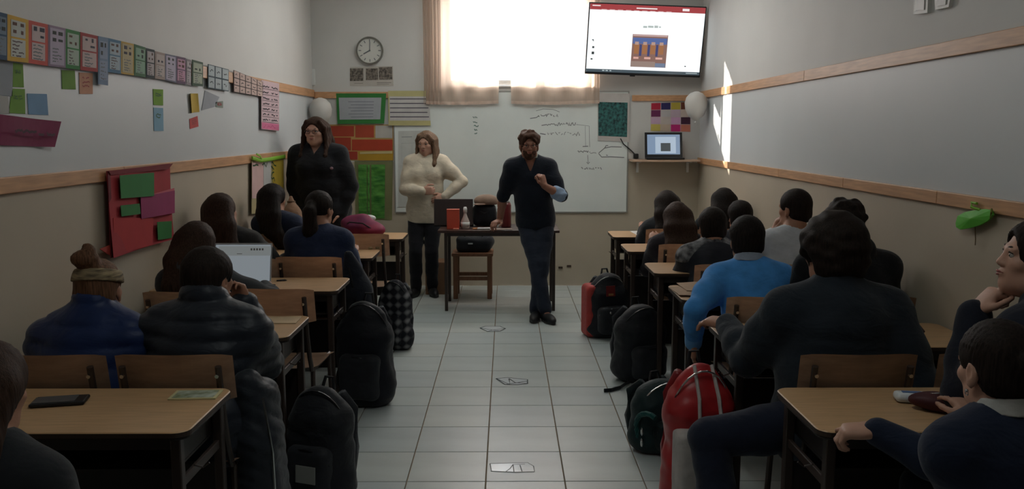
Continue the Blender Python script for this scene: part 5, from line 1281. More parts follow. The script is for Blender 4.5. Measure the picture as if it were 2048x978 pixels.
    if collar:
        K = Solid(0.004); K.chain([neck + up * 0.012 - fw2 * 0.006, neck + up * 0.060 - fw2 * 0.006], [0.084 * s + g * 0.3, 0.064 * s], 0); K.chain([neck - up * 0.03, neck + up * 0.12], [0.0615 * s, 0.0565 * s], 0, 's')
        K.cut(neck + up * 0.054, up + 0.25 * fw2); K.cut(neck + up * 0.018, -up - 0.15 * fw2)
        K.ell(neck + fw2 * 0.095 + up * 0.04, (0.028, 0.06, 0.06), k=0.004, op='s')
        put('collar', K.mesh('collar'), fab('collar_%d_%d_%d' % collar, collar), body)
    # ---- trousers and shoes
    P = Solid(max(vox, 0.0095)); g2 = 0.013
    P.ell(pel + up * 0.02, V(0.152 * bulk * s + g2, 0.113 * bulk * s + g2, 0.125 * s + g2), TR, 0.03)
    for sd in (-1, 1):
        kn, an, toe = G[sd]
        P.chain([hip[sd], hip[sd] * 0.5 + kn * 0.5, kn], [0.081 * s * bulk ** 0.5 + g2, 0.071 * s + g2, 0.055 * s + g2], 0.02)
        P.chain([kn, kn * 0.6 + an * 0.4, an - up * 0.005], [0.055 * s + g2, 0.055 * s + g2, 0.043 * s + g2], 0.012)
    P.cut(pel + up * (waist if waist is not None else (0.02 if stand else 0.13)), up, 0.01)
    P.warp(lambda x, y, z: 0.005 * lump(x, y, z, 16, 1, 1, 1.6))
    put('trousers', P.mesh('trousers'), fab('trousers_%d_%d_%d' % bottom, bottom), body)
    if shoes:
        for sd in (-1, 1):
            kn, an, toe = G[sd]
            F = Solid(0.008); b0 = V(an[0], an[1], 0.0); side = np.cross(toe, up); R = np.stack([side, toe, up], 1)
            F.cap(an - up * 0.02, V(an[0], an[1], 0.05), 0.046, 0.043, 0.02)
            F.ell(b0 + toe * 0.085 + up * 0.034, (0.044, 0.125, 0.046), R, 0.02); F.ell(b0 - toe * 0.02 + up * 0.04, (0.038, 0.05, 0.05), R, 0.02); F.cut(V(0, 0, max(0.004, an[2] - 0.085 + 0.004)), -up)
            shoe = put('shoe', F.mesh('shoe'), SHOEM, body)
            bm = NB(); q = [bm.verts.new(Vector(b0 + toe * (0.07 + 0.125 * math.cos(a)) + side * 0.047 * math.sin(a) * (1.0 if math.cos(a) > 0 else 0.85) + up * z)) for z in (0.002, 0.014) for a in np.linspace(0, 2 * math.pi, 18, endpoint=False)]
            bm.faces.new(q[:18]); bm.faces.new(q[18:])
            for i in range(18): bm.faces.new((q[i], q[(i + 1) % 18], q[18 + (i + 1) % 18], q[18 + i]))
            put('sole', bm, SOLEM, shoe)
    # ---- hair
    hm = hair_mesh(hair, hc, HR, s, max(0.0062, vox * 0.75), neck, -fw2 if hair != 'longfront' else -fw2, wide, seed=crown * 17, down=-sp, g=g * 0.8)
    put('hair', hm, HM[hairc], body)
    PEOPLE[label] = body
    body_info = dict(body=body, hc=hc, HR=HR, neck=neck, fw=fw2, up=up, rgt=rgt, sh=sh, A=A, pel=pel, s=s, garment=garment, H=H_)
    return body_info

def glasses(info, col=(0.02, 0.015, 0.015), thick=0.0016, rim='full'):
    b, hc, HR, s = info['body'], info['hc'], info['HR'], info['s']
    L = lambda x, y, z: Vector(hc + HR @ (V(x, y, z) * s))
    gm = mat('glasses_frame_%d' % int(col[0] * 1000), col, 0.35)
    bm = NB()
    for x in (-1, 1):
        ring = [L(x * 0.032 + 0.0235 * math.cos(a), 0.1005 - 0.002 * abs(math.cos(a)), 0.002 + 0.0165 * math.sin(a)) for a in np.linspace(0, 2 * math.pi, 18)]
        tube(bm, ring, thick * s, 6)
        tube(bm, [L(x * 0.055, 0.098, 0.008), L(x * 0.079, 0.05, 0.008), L(x * 0.083, 0.0, 0.004)], thick * s, 6)
    tube(bm, [L(-0.0095, 0.100, 0.006), L(0, 0.104, 0.009), L(0.0095, 0.100, 0.006)], thick * s, 6)
    put('glasses', bm, gm, b)
# ------------------------------------------------------------------ who sits and stands where (positions in metres)
NAVY = (36, 43, 64)
def belly_print(*a): pass
# three adults at the front
w1 = person('standing woman with glasses and long dark hair in a black jacket', (-1.675, 7.53), 1.735, (-1.64, 7.60), yaw=math.pi - 0.08, head_yaw=-0.08, s=1.02, bulk=1.36, skin='fair', hair='longfront', hairc='brown',
       top=('jacket', 'black', (24, 24, 28)), bottom=(20, 20, 24), stand=True, vox=0.0062, face=True, female=True, wide=1.10, hip_z=0.93, group='adults at the front of the class', top_len=0.16, bust=1.1, vneck=0.10,
       hands={-1: dict(at=V(-1.46, 7.48, 0.90), dir=V(-0.35, -0.25, -0.9), palm=V(-1, 0, 0), thumb=V(0, -1, 0), pole=V(0.9, 0.3, 0)), 1: dict(at=V(-1.80, 7.48, 0.90), dir=V(0.35, -0.25, -0.9), palm=V(1, 0, 0), thumb=V(0, -1, 0), pole=V(-0.6, 0.5, 0))})
glasses(w1, (0.03, 0.018, 0.015), 0.0022)
# badge on the chest
bm = NB(); c = w1['pel'] + V(0.125, -0.205, 0.37); sph(bm, c, 0.016, 10, (1, 0.35, 0.8)); o = put('badge', bm, mat('badge_pink', srgb(150, 120, 130), 0.5), w1['body'])

w2 = person('standing woman with dark blond hair in a cream knitted sweater', (-0.775, 8.27), 1.615, (-0.80, 8.32), yaw=math.pi, head_yaw=-0.28, head_pitch=-0.12, s=0.95, bulk=1.06, skin='fair', hair='longfront', hairc='blond',
       top=('sweater', 'cream', (208, 196, 176)), bottom=(28, 27, 32), stand=True, vox=0.0062, face=True, female=True, hip_z=0.85, group='adults at the front of the class', top_len=0.12, bust=0.9, fold=0.4, neck_h=0.035,
       hands={1: dict(at=V(-0.79, 8.08, 1.055), dir=V(1, -0.15, 0.05), palm=V(0, 1, 0), thumb=V(0, 0, 1), pole=V(-0.8, 0.2, -0.8), curl=0.95, tc=0.7), -1: dict(at=V(-0.60, 8.18, 0.99), dir=V(-0.75, -0.2, -0.25), palm=V(-0.2, 1, -0.3), thumb=V(0, 0, 1), pole=V(1, 0.2, -0.05), curl=0.5)},
       legs={1: dict(at=V(-0.90, 8.33, 0.085), toe=V(-0.2, -1, 0)), -1: dict(at=V(-0.74, 8.36, 0.085), toe=V(0.25, -1, 0))})
m1 = person('bearded man with glasses in a navy sweater leaning on the teacher table', (0.195, 7.33), 1.615, (0.255, 7.46), yaw=math.pi + 0.05, head_yaw=-0.02, head_pitch=-0.06, s=0.97, bulk=0.98, skin='tan', hair='curly', hairc='curl',
       top=('sweater', 'deep_navy', (26, 31, 42)), bottom=(40, 46, 60), stand=True, vox=0.0062, face=True, hip_z=0.84, group='adults at the front of the class', sleeve=0.56, vneck=True, collar=(176, 178, 168), top_len=0.07, fold=0.8,
       hands={1: dict(at=V(-0.065, 7.565, 0.80), dir=V(-0.55, -0.75, -0.2), palm=V(0, 0, -1), thumb=V(0.6, -0.6, 0), pole=V(-1, 0.4, 0.1), curl=0.55, tc=0.5),
              -1: dict(at=V(0.315, 7.12, 1.165), dir=V(-0.25, -0.1, 1), palm=V(-0.75, 0.5, 0), thumb=V(-0.4, -0.8, 0.1), pole=V(0.6, -0.2, -1), curl=[0.9, 1.0, 1.05, 1.1], tc=0.8)},
       legs={1: dict(at=V(0.335, 7.17, 0.085), toe=V(0.35, -1, 0), pole=V(0, -1, 0)), -1: dict(at=V(0.255, 7.24, 0.085), toe=V(-0.15, -1, 0), pole=V(0.1, -1, 0))})
glasses(m1, (0.10, 0.03, 0.025), 0.0018)
# short beard, shirt below the V neck, rolled light blue cuff
hc, HR, s_ = m1['hc'], m1['HR'], m1['s']
B = Solid(0.0045); Lh = lambda x, y, z: hc + HR @ (V(x, y, z) * s_)
for (p, r_) in (((0, 0.028, -0.052), (0.0615, 0.066, 0.072)), ((0, 0.062, -0.092), (0.031, 0.030, 0.028))): B.ell(Lh(*p), V(*r_) * s_, HR, 0.02)
B.ell(Lh(0, 0.105, -0.020), V(0.052, 0.060, 0.030) * s_, HR, 0.01, 's'); B.ell(Lh(0, 0.10, -0.0575), V(0.021, 0.03, 0.007) * s_, HR, 0.004, 's')
B.cut(Lh(0, 0, -0.018), HR @ V(0, 0.12, 1), 0.004); B.cut(Lh(0, -0.008, 0), HR @ V(0, -1, 0.0), 0.004); B.warp(lambda x, y, z: 0.0018 * lump(x, y, z, 120))
put('beard', B.mesh('beard'), HM['curl'], m1['body'])
el, wr = m1['A'][-1]
Cf = Solid(0.005); d_ = nrm(wr - el); Cf.cap(el + d_ * 0.018, el + d_ * 0.075, 0.0605, 0.058, 0); Cf.warp(lambda x, y, z: 0.004 * lump(x, y, z, 60)); put('shirt_cuff', Cf.mesh('shirt_cuff'), fab('shirt_blue', (150, 172, 200)), m1['body'])
nk, fw_, up_ = m1['neck'], m1['fw'], m1['up']

# left side, near to far
person('student at the lower left edge with long brown hair and dark jumper', (-1.20, 1.90), 1.14, (-1.16, 1.78), yaw=-0.15, s=0.97, hair='long', hairc='brown', top=('sweater', 'charcoal', (36, 38, 42)), vox=0.01125, female=True, head_roll=0.1, hands={-1: dict(at=V(-1.30, 2.10, 0.60)), 1: dict(at=V(-0.98, 2.12, 0.60))})
l1 = person('student in a royal blue puffer coat with hair tied up in a bun', (-1.585, 3.27), 1.125, (-1.60, 3.10), yaw=-0.05, head_yaw=0.1, s=0.98, bulk=1.12, hair='bun', hairc='lbrown', top=('puffer', 'royal_blue', (25, 42, 84)), quilt=0.075, vox=0.01125, female=True, top_len=0.10)
person('student in a navy quilted puffer coat with short dark hair', (-1.165, 3.29), 1.165, (-1.16, 3.10), yaw=-0.08, head_yaw=-0.25, s=1.0, bulk=1.08, hair='short', hairc='dark', top=('puffer', 'ink_navy', (34, 38, 47)), quilt=0.065, vox=0.01125, top_len=0.12,
       hands={1: dict(at=V(-1.10, 3.50, 0.90), dir=V(-0.2, -0.1, 1), palm=V(-0.5, -0.8, 0), thumb=V(-0.6, 0.5, 0), pole=V(0.3, 0.1, -1), curl=0.9)})
person('student with long brown hair and grey sleeves facing the laptop', (-1.60, 4.38), 1.15, (-1.555, 4.25), yaw=-0.12, s=0.96, hair='long', hairc='brown', top=('sweater', 'grey_jumper', (58, 60, 64)), vox=0.01125, female=True, hood=True,
       hands={1: dict(at=V(-1.30, 4.50, 0.79), pole=V(1, -0.3, -0.3))})
person('long-haired student leaning to the left wall beside the red mural', (-1.80, 5.38), 1.225, (-1.595, 5.36), yaw=-0.1, head_yaw=-0.2, head_roll=-0.25, s=0.97, hair='long', hairc='brown', top=('sweater', 'dark_grey', (52, 50, 50)), vox=0.0125, female=True,
       hands={-1: dict(at=V(-1.74, 5.60, 0.80), pole=V(-0.2, 0, -1))})
person('student with straight long black hair in navy under the paper garland', (-1.775, 6.48), 1.215, (-1.60, 6.53), yaw=-0.3, head_yaw=-0.35, s=0.96, hair='long', hairc='black', top=('sweater', 'navy', NAVY), vox=0.0125, female=True,
       hands={1: dict(at=V(-1.44, 6.93, 0.79), pole=V(0.6, 0, -1)), -1: dict(at=V(-1.68, 6.93, 0.80), pole=V(0.0, 0, -1))})
person('ponytailed student in a navy jumper in the left middle row', (-1.235, 5.62), 1.225, (-1.215, 5.44), yaw=-0.05, head_yaw=-0.3, s=1.0, bulk=1.05, hair='pony', hairc='dark', top=('sweater', 'navy_blue', (40, 50, 78)), vox=0.0112, female=True, fold=1.2)

# right side, near to far
r11 = person('student with tied-up dark hair, earring and white collar at lower right', (1.225, 2.06), 1.15, (1.28, 1.94), yaw=0.10, head_yaw=0.06, head_pitch=-0.1, s=0.98, bulk=1.05, skin='fair', hair='tied', hairc='dark', top=('sweater', 'school_navy', (30, 38, 58)), vox=0.0068, female=True, face=True, collar=(176, 174, 170),
       hands={-1: dict(at=V(1.05, 2.32, 0.775), dir=V(-0.8, 0.25, -0.1), palm=V(0.2, 0, -1), thumb=V(0.2, 1, 0), pole=V(0.35, -1, 0.05), curl=0.9, tc=0.6), 1: dict(at=V(1.40, 2.42, 0.775))})
hc, HR = r11['hc'], r11['HR']
bm = NB(); sph(bm, Vector(hc + HR @ V(-0.085, -0.004, -0.05)), 0.0045, 8); tube(bm, [Vector(hc + HR @ V(-0.085 + 0.0 * a, -0.004 + 0.006 * math.cos(a), -0.056 + 0.006 * math.sin(a))) for a in np.linspace(0, 6.2, 10)], 0.0012, 6); put('earring', bm, METAL, r11['body'])
bk = -r11['fw']; 
r10 = person('student in profile at the right edge resting his chin on his fist', (1.615, 2.55), 1.352, (1.61, 2.24), yaw=0.55, head_yaw=0.75, head_pitch=0.16, s=1.0, skin='fair', hair='short', hairc='dark', top=('hoodie', 'black_hoodie', (28, 31, 43)), vox=0.0068, face=True,
       hands={-1: dict(at=V(1.475, 2.615, 1.055), dir=V(0.55, -0.15, 0.75), palm=V(0.8, -0.1, -0.6), thumb=V(-0.1, -1, 0.3), pole=V(-0.3, 0.8, -0.8), curl=[1.25, 1.3, 1.3, 1.3], tc=0.9), 1: dict(at=V(1.72, 2.46, 0.785), pole=V(-0.3, -0.4, -1))})
r9 = person('student with bushy dark hair and bulky dark jacket turned to the aisle', (1.24, 3.20), 1.285, (1.25, 3.08), yaw=0.06, head_yaw=0.35, s=1.06, bulk=1.30, hair='big', hairc='dark', top=('jacket', 'ink_jacket', (34, 40, 48)), bottom=(30, 35, 52), vox=0.0085, top_len=0.13,
       hands={-1: dict(at=V(0.945, 3.56, 0.80), dir=V(-0.7, 0.7, 0.02), palm=V(0.1, 0.1, -1), thumb=V(0.7, 0.7, 0), pole=V(-0.2, -0.3, -1), curl=0.45), 1: dict(at=V(1.565, 3.26, 0.79), dir=V(0.1, 1, 0.25), palm=V(-0.6, 0.1, 0.8), thumb=V(0.5, 0.3, 0.6), pole=V(0.25, -0.7, -1), curl=0.8)},
       legs={-1: dict(at=V(0.80, 2.88, 0.085), pole=V(-1, -0.1, 0.6), toe=V(-1, 0.1, 0)), 1: dict(at=V(1.25, 3.42, 0.085))})
r6 = person('student in a bright blue sweater with short black hair', (1.255, 4.40), 1.175, (1.28, 4.16), yaw=-0.1, s=0.99, bulk=1.02, hair='short', hairc='black', top=('sweater', 'bright_blue', (74, 146, 216)), vox=0.0095, collar=(150, 160, 176),
       hands={-1: dict(at=V(0.965, 4.28, 0.545), dir=V(0, 0.1, -1), palm=V(1, 0, 0), thumb=V(0, 1, 0), pole=V(-0.5, -0.8, 0), curl=0.3)})
person('student in a black hooded jacket with curly hair beside the right wall', (1.685, 4.22), 1.27, (1.73, 4.10), s=1.02, bulk=1.2, hair='curly', hairc='dark', top=('hoodie', 'black_hood', (20, 21, 25)), vox=0.01125, hood=True)
person('student in a pale grey shirt with cropped hair, hand on cheek', (1.77, 5.20), 1.265, (1.67, 5.08), yaw=0.1, head_yaw=0.45, s=1.0, hair='buzz', hairc='dark', skin='warm', top=('shirt', 'pale_grey', (204, 208, 214)), vox=0.01125,
       hands={-1: dict(at=V(1.675, 5.30, 0.985), dir=V(0.3, -0.15, 1), palm=V(1, -0.3, 0), thumb=V(0, -1, 0), pole=V(-1, 0.2, -0.7), curl=0.4), 1: dict(at=V(1.78, 5.42, 0.785), pole=V(0.0, -0.3, -1))})
PAT = fab('patterned_yoke', (110, 110, 116)); 
def yoke(body, garment, d):
    m = mat('camouflage_print', srgb(40, 40, 46), 0.85, var=0.3, scale=22, col2=srgb(150, 150, 152))
    K = Solid(0.010); g = d['g'] + 0.014
    K.cap(d['neck'] + d['up'] * 0.012, d['sh'][-1] + d['up'] * 0.012, 0.042 + g, 0.040 + g, 0.05); K.cap(d['neck'] + d['up'] * 0.012, d['sh'][1] + d['up'] * 0.012, 0.042 + g, 0.040 + g, 0.05); K.cap(d['sh'][-1], d['sh'][1], 0.056 + g, None, 0.05)
    K.cap(d['neck'], d['neck'] + d['up'] * 0.14, 0.060, 0.075, 0.004, 's'); K.cut(d['sh'][1] - d['up'] * 0.02, -d['up'], 0.01)
    put('patterned_yoke', K.mesh('patterned_yoke'), m, body)
person('student with short dark hair and a patterned shoulder yoke', (1.315, 5.40), 1.13, (1.30, 5.12), s=0.98, hair='short', hairc='dark', top=('sweater', 'slate', (40, 42, 50)), vox=0.0112, zone=yoke, head_pitch=0.05)
person('student with long straight brown hair in dark clothes, right middle row', (1.245, 6.18), 1.10, (1.25, 6.02), s=0.96, hair='long', hairc='brown', top=('sweater', 'dark_plum', (40, 34, 40)), vox=0.0125, female=True)
person('student with short black hair behind the patterned top, near the right wall', (1.725, 6.25), 1.105, (1.73, 5.98), s=0.98, hair='short', hairc='black', top=('sweater', 'slate', (40, 42, 50)), vox=0.0135)
person('student with long dark hair at the farthest right desk', (1.325, 7.02), 1.125, (1.31, 6.90), s=0.96, hair='long', hairc='dark', top=('sweater', 'charcoal', (36, 38, 42)), vox=0.0135, female=True)
person('student with black shoulder-length hair in the far right corner', (1.785, 6.98), 1.15, (1.71, 6.90), yaw=-0.1, head_roll=0.12, s=0.96, hair='long', hairc='black', top=('sweater', 'charcoal', (36, 38, 42)), vox=0.0135, female=True)

el, wr = r6['A'][-1]; d_ = nrm(wr - el)
Cf = Solid(0.005); Cf.cap(wr - d_ * 0.03, wr + d_ * 0.012, 0.046, 0.044, 0); put('shirt_cuff', Cf.mesh('shirt_cuff'), fab('cuff_pale_blue', (110, 170, 226)), r6['body'])
# headband with brown stripes on the bun student
hc, HR, s_ = l1['hc'], l1['HR'], l1['s']
HB = Solid(0.006); HB.ell(hc + HR @ V(0, -0.014, 0.036), V(0.091, 0.109, 0.099), HR, 0)
HB.cut(hc + HR @ V(0, -0.02, 0.085), HR @ V(0, 0.25, 1)); HB.cut(hc + HR @ V(0, -0.02, 0.035), HR @ V(0, -0.25, -1)); put('headband', HB.mesh('headband'), mat('striped_headband', srgb(84, 70, 54), 0.8, var=0.4, scale=14, stretch=(1, 1, 7), col2=srgb(170, 150, 116)), l1['body'])

# phone held by the student in the bulky jacket
c = Vector(r9['A'][1][1]) + Vector((0.03, 0.075, 0.045))
bm = NB(); box(bm, c, (0.15, 0.075, 0.010), M=Matrix.Rotation(0.5, 3, 'X') @ Matrix.Rotation(0.15, 3, 'Z'), bev=0.004); o = put('mobile_phone', bm, mat('maroon_phone', srgb(48, 24, 26), 0.3)); tag(o, 'dark phone held in the right hand of the student in the bulky jacket', 'phone')

# ------------------------------------------------------------------ chairs under the students
for x, y, rz, lb in (
 (-1.30, 1.83, -0.15, 'wooden chair of the student at the lower left edge'),
 (-1.60, 3.125, 0.0, 'wooden chair with the blue puffer coat student on it'), (-1.16, 3.125, 0.0, 'wooden chair with the navy puffer coat student on it'),
 (-1.55, 4.285, -0.03, 'wooden chair of the student facing the laptop'), (-1.14, 4.36, -0.05, 'empty wooden chair beside the laptop student'),
 (-1.60, 5.375, -0.03, 'wooden chair of the student leaning to the left wall'), (-1.215, 5.43, -0.03, 'wooden chair of the ponytailed student'),
 (-1.66, 6.58, -0.1, 'wooden chair of the student with long black hair, left side'), (-1.08, 6.61, -0.05, 'empty wooden chair in front of the purple bag desk'),
 (1.22, 1.92, 0.1, 'wooden chair of the student with the white collar'), (1.66, 2.05, 0.3, 'wooden chair of the student resting his chin'),
 (1.23, 3.115, 0.0, 'wooden chair under the bulky dark jacket'),
 (1.25, 4.14, -0.05, 'wooden chair of the student in the bright blue sweater'), (1.71, 4.13, 0.02, 'wooden chair of the curly-haired student in black'),
 (1.30, 5.115, 0.0, 'wooden chair of the student with the patterned yoke'), (1.69, 5.115, 0.0, 'wooden chair of the student in the pale grey shirt'),
 (1.25, 6.01, 0.0, 'wooden chair of the long brown haired student, right middle row'), (1.73, 5.97, 0.0, 'wooden chair near the right wall behind the patterned yoke student'),
 (1.31, 6.92, 0.0, 'wooden chair at the farthest right desk, aisle side'), (1.72, 6.92, 0.0, 'wooden chair at the farthest right desk, wall side'),
 (1.72, 3.125, 0.0, 'empty wooden chair right of the bulky dark jacket')):
    chair(x, y, rz, lb)

# ------------------------------------------------------------------ bags and coats
def ovalband(bm, pts, w, th):
    tube(bm, pts, w, 8, 1.0)
def backpack(label, c, size, rz, mats, tilt=0.0, seed=0, patch=None, straps=True, panel=None, roll=0.0, sag=0.0):
    """c = base centre on the floor; size = width, depth, height; the front pocket faces local -y"""
    w, d, h = size; R = np.array(Matrix.Rotation(rz, 3, 'Z') @ Matrix.Rotation(tilt, 3, 'X') @ Matrix.Rotation(roll, 3, 'Y'))
    c = V(*c); L = lambda x, y, z: c + R @ V(x * w, y * d, z * h)
    m1_, m2_ = mats
    S = Solid(0.010)
    S.box(L(0, 0, 0.40), (w * 0.48, d * 0.40, h * 0.40), R, rd=min(w, d) * 0.30, k=0.03); S.ell(L(0, 0.03, 0.72), (w * 0.44, d * 0.38, h * 0.28), R, 0.06)
    S.ell(L(sag, 0, 0.18), (w * 0.53, d * 0.46, h * 0.2), R, 0.06)
    S.warp(lambda x, y, z: 0.007 * lump(x, y, z, 17) + 0.003 * lump(x, y, z, 45)); S.cut(V(0, 0, 0.003), V(0, 0, -1), 0.01)
    body = put('backpack', S.mesh('backpack'), m1_); tag(body, label, 'backpack', 'school bags beside the desks')
    K = Solid(0.0095); K.box(L(0, -0.42, 0.30), (w * 0.36, d * 0.20, h * 0.22), R, rd=d * 0.17, k=0.02); K.warp(lambda x, y, z: 0.005 * lump(x, y, z, 25)); K.cut(V(0, 0, 0.003), V(0, 0, -1), 0.01)
    pk = put('front_pocket', K.mesh('front_pocket'), m2_, body)
    bm = NB(); tube(bm, [Vector(L(0.36 * math.cos(a), -0.585 + 0.10 * abs(math.cos(a)), 0.36 + 0.14 * math.sin(a))) for a in np.linspace(0.1, math.pi - 0.1, 12)], 0.004, 6); put('zip', bm, METAL if seed % 2 else BLACKP, pk)
    bm = NB(); tube(bm, [Vector(L(-0.10, 0.25, 0.95)), Vector(L(-0.06, 0.3, 1.06)), Vector(L(0.06, 0.3, 1.06)), Vector(L(0.10, 0.25, 0.95))], 0.008, 8); put('grab_handle', bm, BLACKP, body)
    if straps:
        for x in (-1, 1):
            bm = NB(); tube(bm, [Vector(L(x * 0.20, 0.34, 0.92)), Vector(L(x * 0.26, 0.62, 0.75)), Vector(L(x * 0.30, 0.62, 0.40)), Vector(L(x * 0.36, 0.40, 0.12))], [0.022, 0.028, 0.022, 0.012], 8); put('shoulder_strap', bm, m2_, body, smooth=True)
    bm = NB(); tube(bm, [Vector(L(0.47 * math.cos(a), -0.20 * math.sin(a) - 0.02, 0.60 + 0.38 * math.sin(a))) for a in np.linspace(0.05, math.pi - 0.05, 16)], 0.0045, 6); put('main_zip', bm, METAL if seed % 2 else BLACKP, body)
    if patch:
        u, v, pw, ph, rgb, nm, face = patch
        bm = NB()
        if face == 'front': slab(bm, [L(u - pw, -0.66, v + ph), L(u + pw, -0.66, v + ph), L(u + pw, -0.66, v - ph), L(u - pw, -0.66, v - ph)], R @ V(0, -1, 0), 0.004)
        else: slab(bm, [L(-0.56 if u < 0 else 0.56, -pw, v + ph), L(-0.56 if u < 0 else 0.56, pw, v + ph), L(-0.56 if u < 0 else 0.56, pw, v - ph), L(-0.56 if u < 0 else 0.56, -pw, v - ph)], R @ V(-1 if u < 0 else 1, 0, 0), 0.004)
        put(nm, bm, paint(rgb), pk if face == 'front' else body)
    if panel: panel(body, L, R, w, d, h)
    return body
BK = fab('bag_black', (34, 35, 40), rough=0.6); BK2 = fab('bag_black_trim', (44, 45, 50), rough=0.6)
backpack('black backpack with a white patch at the lower left of the aisle', (-0.83, 3.62, 0), (0.30, 0.22, 0.50), -0.35, (BK, BK2), tilt=-0.06, seed=0, patch=(0.05, 0.30, 0.16, 0.075, (150, 150, 146), 'white_patch', 'front'))
def big_dark(): pass
backpack('tall dark backpack leaning on the laptop desk, left of the aisle', (-0.845, 4.93, 0), (0.34, 0.24, 0.62), -0.2, (fab('bag_ink', (28, 29, 36), rough=0.6), BK2), tilt=-0.04, seed=2)
# plaid bag
PLD = bpy.data.materials.new('plaid_cloth'); PLD.use_nodes = True
nt = PLD.node_tree; N = nt.nodes; pb = N['Principled BSDF']; pb.inputs['Roughness'].default_value = 0.8; pb.inputs['Specular IOR Level'].default_value = 0.2
tc = N.new('ShaderNodeTexCoord'); ws = []
for dirn in ('X', 'Z'):
    w_ = N.new('ShaderNodeTexWave'); w_.bands_direction = dirn; w_.inputs['Scale'].default_value = 5.0; w_.inputs['Distortion'].default_value = 1.5; nt.links.new(tc.outputs['Object'], w_.inputs['Vector']); ws.append(w_)
ad = N.new('ShaderNodeMath'); ad.operation = 'ADD'; nt.links.new(ws[0].outputs['Fac'], ad.inputs[0]); nt.links.new(ws[1].outputs['Fac'], ad.inputs[1])
cr = N.new('ShaderNodeValToRGB'); cr.color_ramp.elements[0].position = 0.45; cr.color_ramp.elements[1].position = 1.0
cr.color_ramp.elements[0].color = (*srgb(34, 34, 40), 1); cr.color_ramp.elements[1].color = (*srgb(128, 128, 130), 1)
hf = N.new('ShaderNodeMath'); hf.operation = 'MULTIPLY'; hf.inputs[1].default_value = 0.5; nt.links.new(ad.outputs[0], hf.inputs[0]); nt.links.new(hf.outputs[0], cr.inputs[0]); nt.links.new(cr.outputs[0], pb.inputs['Base Color'])
backpack('soft grey plaid rucksack standing beside the aisle on the left', (-0.835, 6.25, 0), (0.24, 0.20, 0.52), -0.3, (PLD, PLD), seed=0, sag=0.06)
# dark coat on the ponytailed student's chair, quilted coat on the navy student's chair
S = Solid(0.010); c = V(-0.955, 5.40, 0)
S.chain([c + V(-0.05, -0.05, 0.84), c + V(0.0, -0.02, 0.60), c + V(0.03, 0.0, 0.34), c + V(0.03, 0.01, 0.22)], [0.035, 0.085, 0.10, 0.085], 0.04); S.cap(c + V(-0.02, 0.12, 0.62), c + V(0.02, 0.14, 0.30), 0.06, 0.05, 0.04)
S.warp(lambda x, y, z: 0.009 * lump(x, y, z, 22, 1.4, 1.4, 0.4)); S.cut(c + V(0, 0, 0.20), V(0, 0, -1), 0.02)
o = put('dark_coat', S.mesh('dark_coat'), fab('coat_ink', (38, 41, 50))); tag(o, 'long dark coat hanging beside the ponytailed student', 'coat')
bm = NB(); tube(bm, [c + V(-0.06, -0.06, 0.86), c + V(-0.02, -0.10, 0.66), c + V(0.03, -0.11, 0.40), c + V(0.03, -0.10, 0.22)], 0.008, 6); put('zip_placket', bm, BLACKP, o)
S = Solid(0.0095); c = V(-0.935, 3.06, 0)
S.chain([c + V(-0.03, 0, 0.70), c + V(0.0, -0.01, 0.48), c + V(0.01, -0.02, 0.22)], [0.045, 0.075, 0.085], 0.04); S.cap(c + V(0, 0.10, 0.62), c + V(0.01, 0.11, 0.20), 0.06, 0.075, 0.10)
S.warp(lambda x, y, z: -0.007 * np.abs(np.sin(math.pi * (z + 0.5 * (y - 3.06) + 0.5 * (x + 0.93)) / 0.06)) ** 0.5 + 0.004 + 0.005 * lump(x, y, z, 18)); S.cut(c + V(0, 0, 0.14), V(0, 0, -1), 0.02)
o = put('quilted_coat', S.mesh('quilted_coat'), fab('coat_quilted', (38, 42, 49), rough=0.5)); tag(o, 'quilted grey-navy coat hanging from the chair beside the nearest left desk', 'coat')
bm = NB(); tube(bm, [c + V(0.05, -0.07, 0.66), c + V(0.075, -0.06, 0.45), c + V(0.08, -0.06, 0.18)], 0.005, 6); put('zip', bm, METAL, o)
# right side bags
def redback(body, L, R, w, d, h):
    S = Solid(0.010); S.box(L(-0.36, 0.14, 0.42), (w * 0.20, d * 0.36, h * 0.42), R, rd=0.04, k=0.02); S.cut(V(0, 0, 0.003), V(0, 0, -1), 0.01); put('red_panel', S.mesh('red_panel'), fab('coral_red', (176, 66, 62), rough=0.6), body)
    bm = NB(); slab(bm, [L(-0.20, -0.52, 0.86), L(0.02, -0.52, 0.86), L(0.02, -0.56, 0.70), L(-0.20, -0.56, 0.70)], R @ V(0, -1, 0), 0.004); e = put('red_emblem', bm, paint((120, 34, 34)), body)
    bm = NB(); slab(bm, [L(-0.15, -0.575, 0.745), L(-0.03, -0.575, 0.745), L(-0.03, -0.58, 0.715), L(-0.15, -0.58, 0.715)], R @ V(0, -1, 0), 0.002); put('emblem_base', bm, paint((176, 130, 80)), e)
    for u, v in ((0.20, 0.42), (-0.12, 0.45), (0.30, 0.24)):
        bm = NB(); sph(bm, Vector(L(u, -0.68, v)), 0.011, 8); put('pin', bm, METAL, body)
backpack('black backpack with a coral red panel and red emblem, far right of the aisle', (0.80, 6.62, 0), (0.33, 0.26, 0.50), 0.25, (BK, BK2), seed=1, panel=redback)
bagk = backpack('large plain black rucksack with a trailing strap, right of the aisle', (0.87, 5.45, 0), (0.34, 0.28, 0.50), 0.4, (BK, BK2), seed=4, tilt=0.05)
bm = NB(); pts = [Vector(onZ(1262, 752, 0.05)), Vector(onZ(1255, 765, 0.02)), Vector(onZ(1240, 775, 0.012)), Vector(onZ(1222, 780, 0.012)), Vector(onZ(1208, 781, 0.012))]; tube(bm, pts, 0.012, 8, 0.5); put('trailing_strap', bm, BK, bagk)
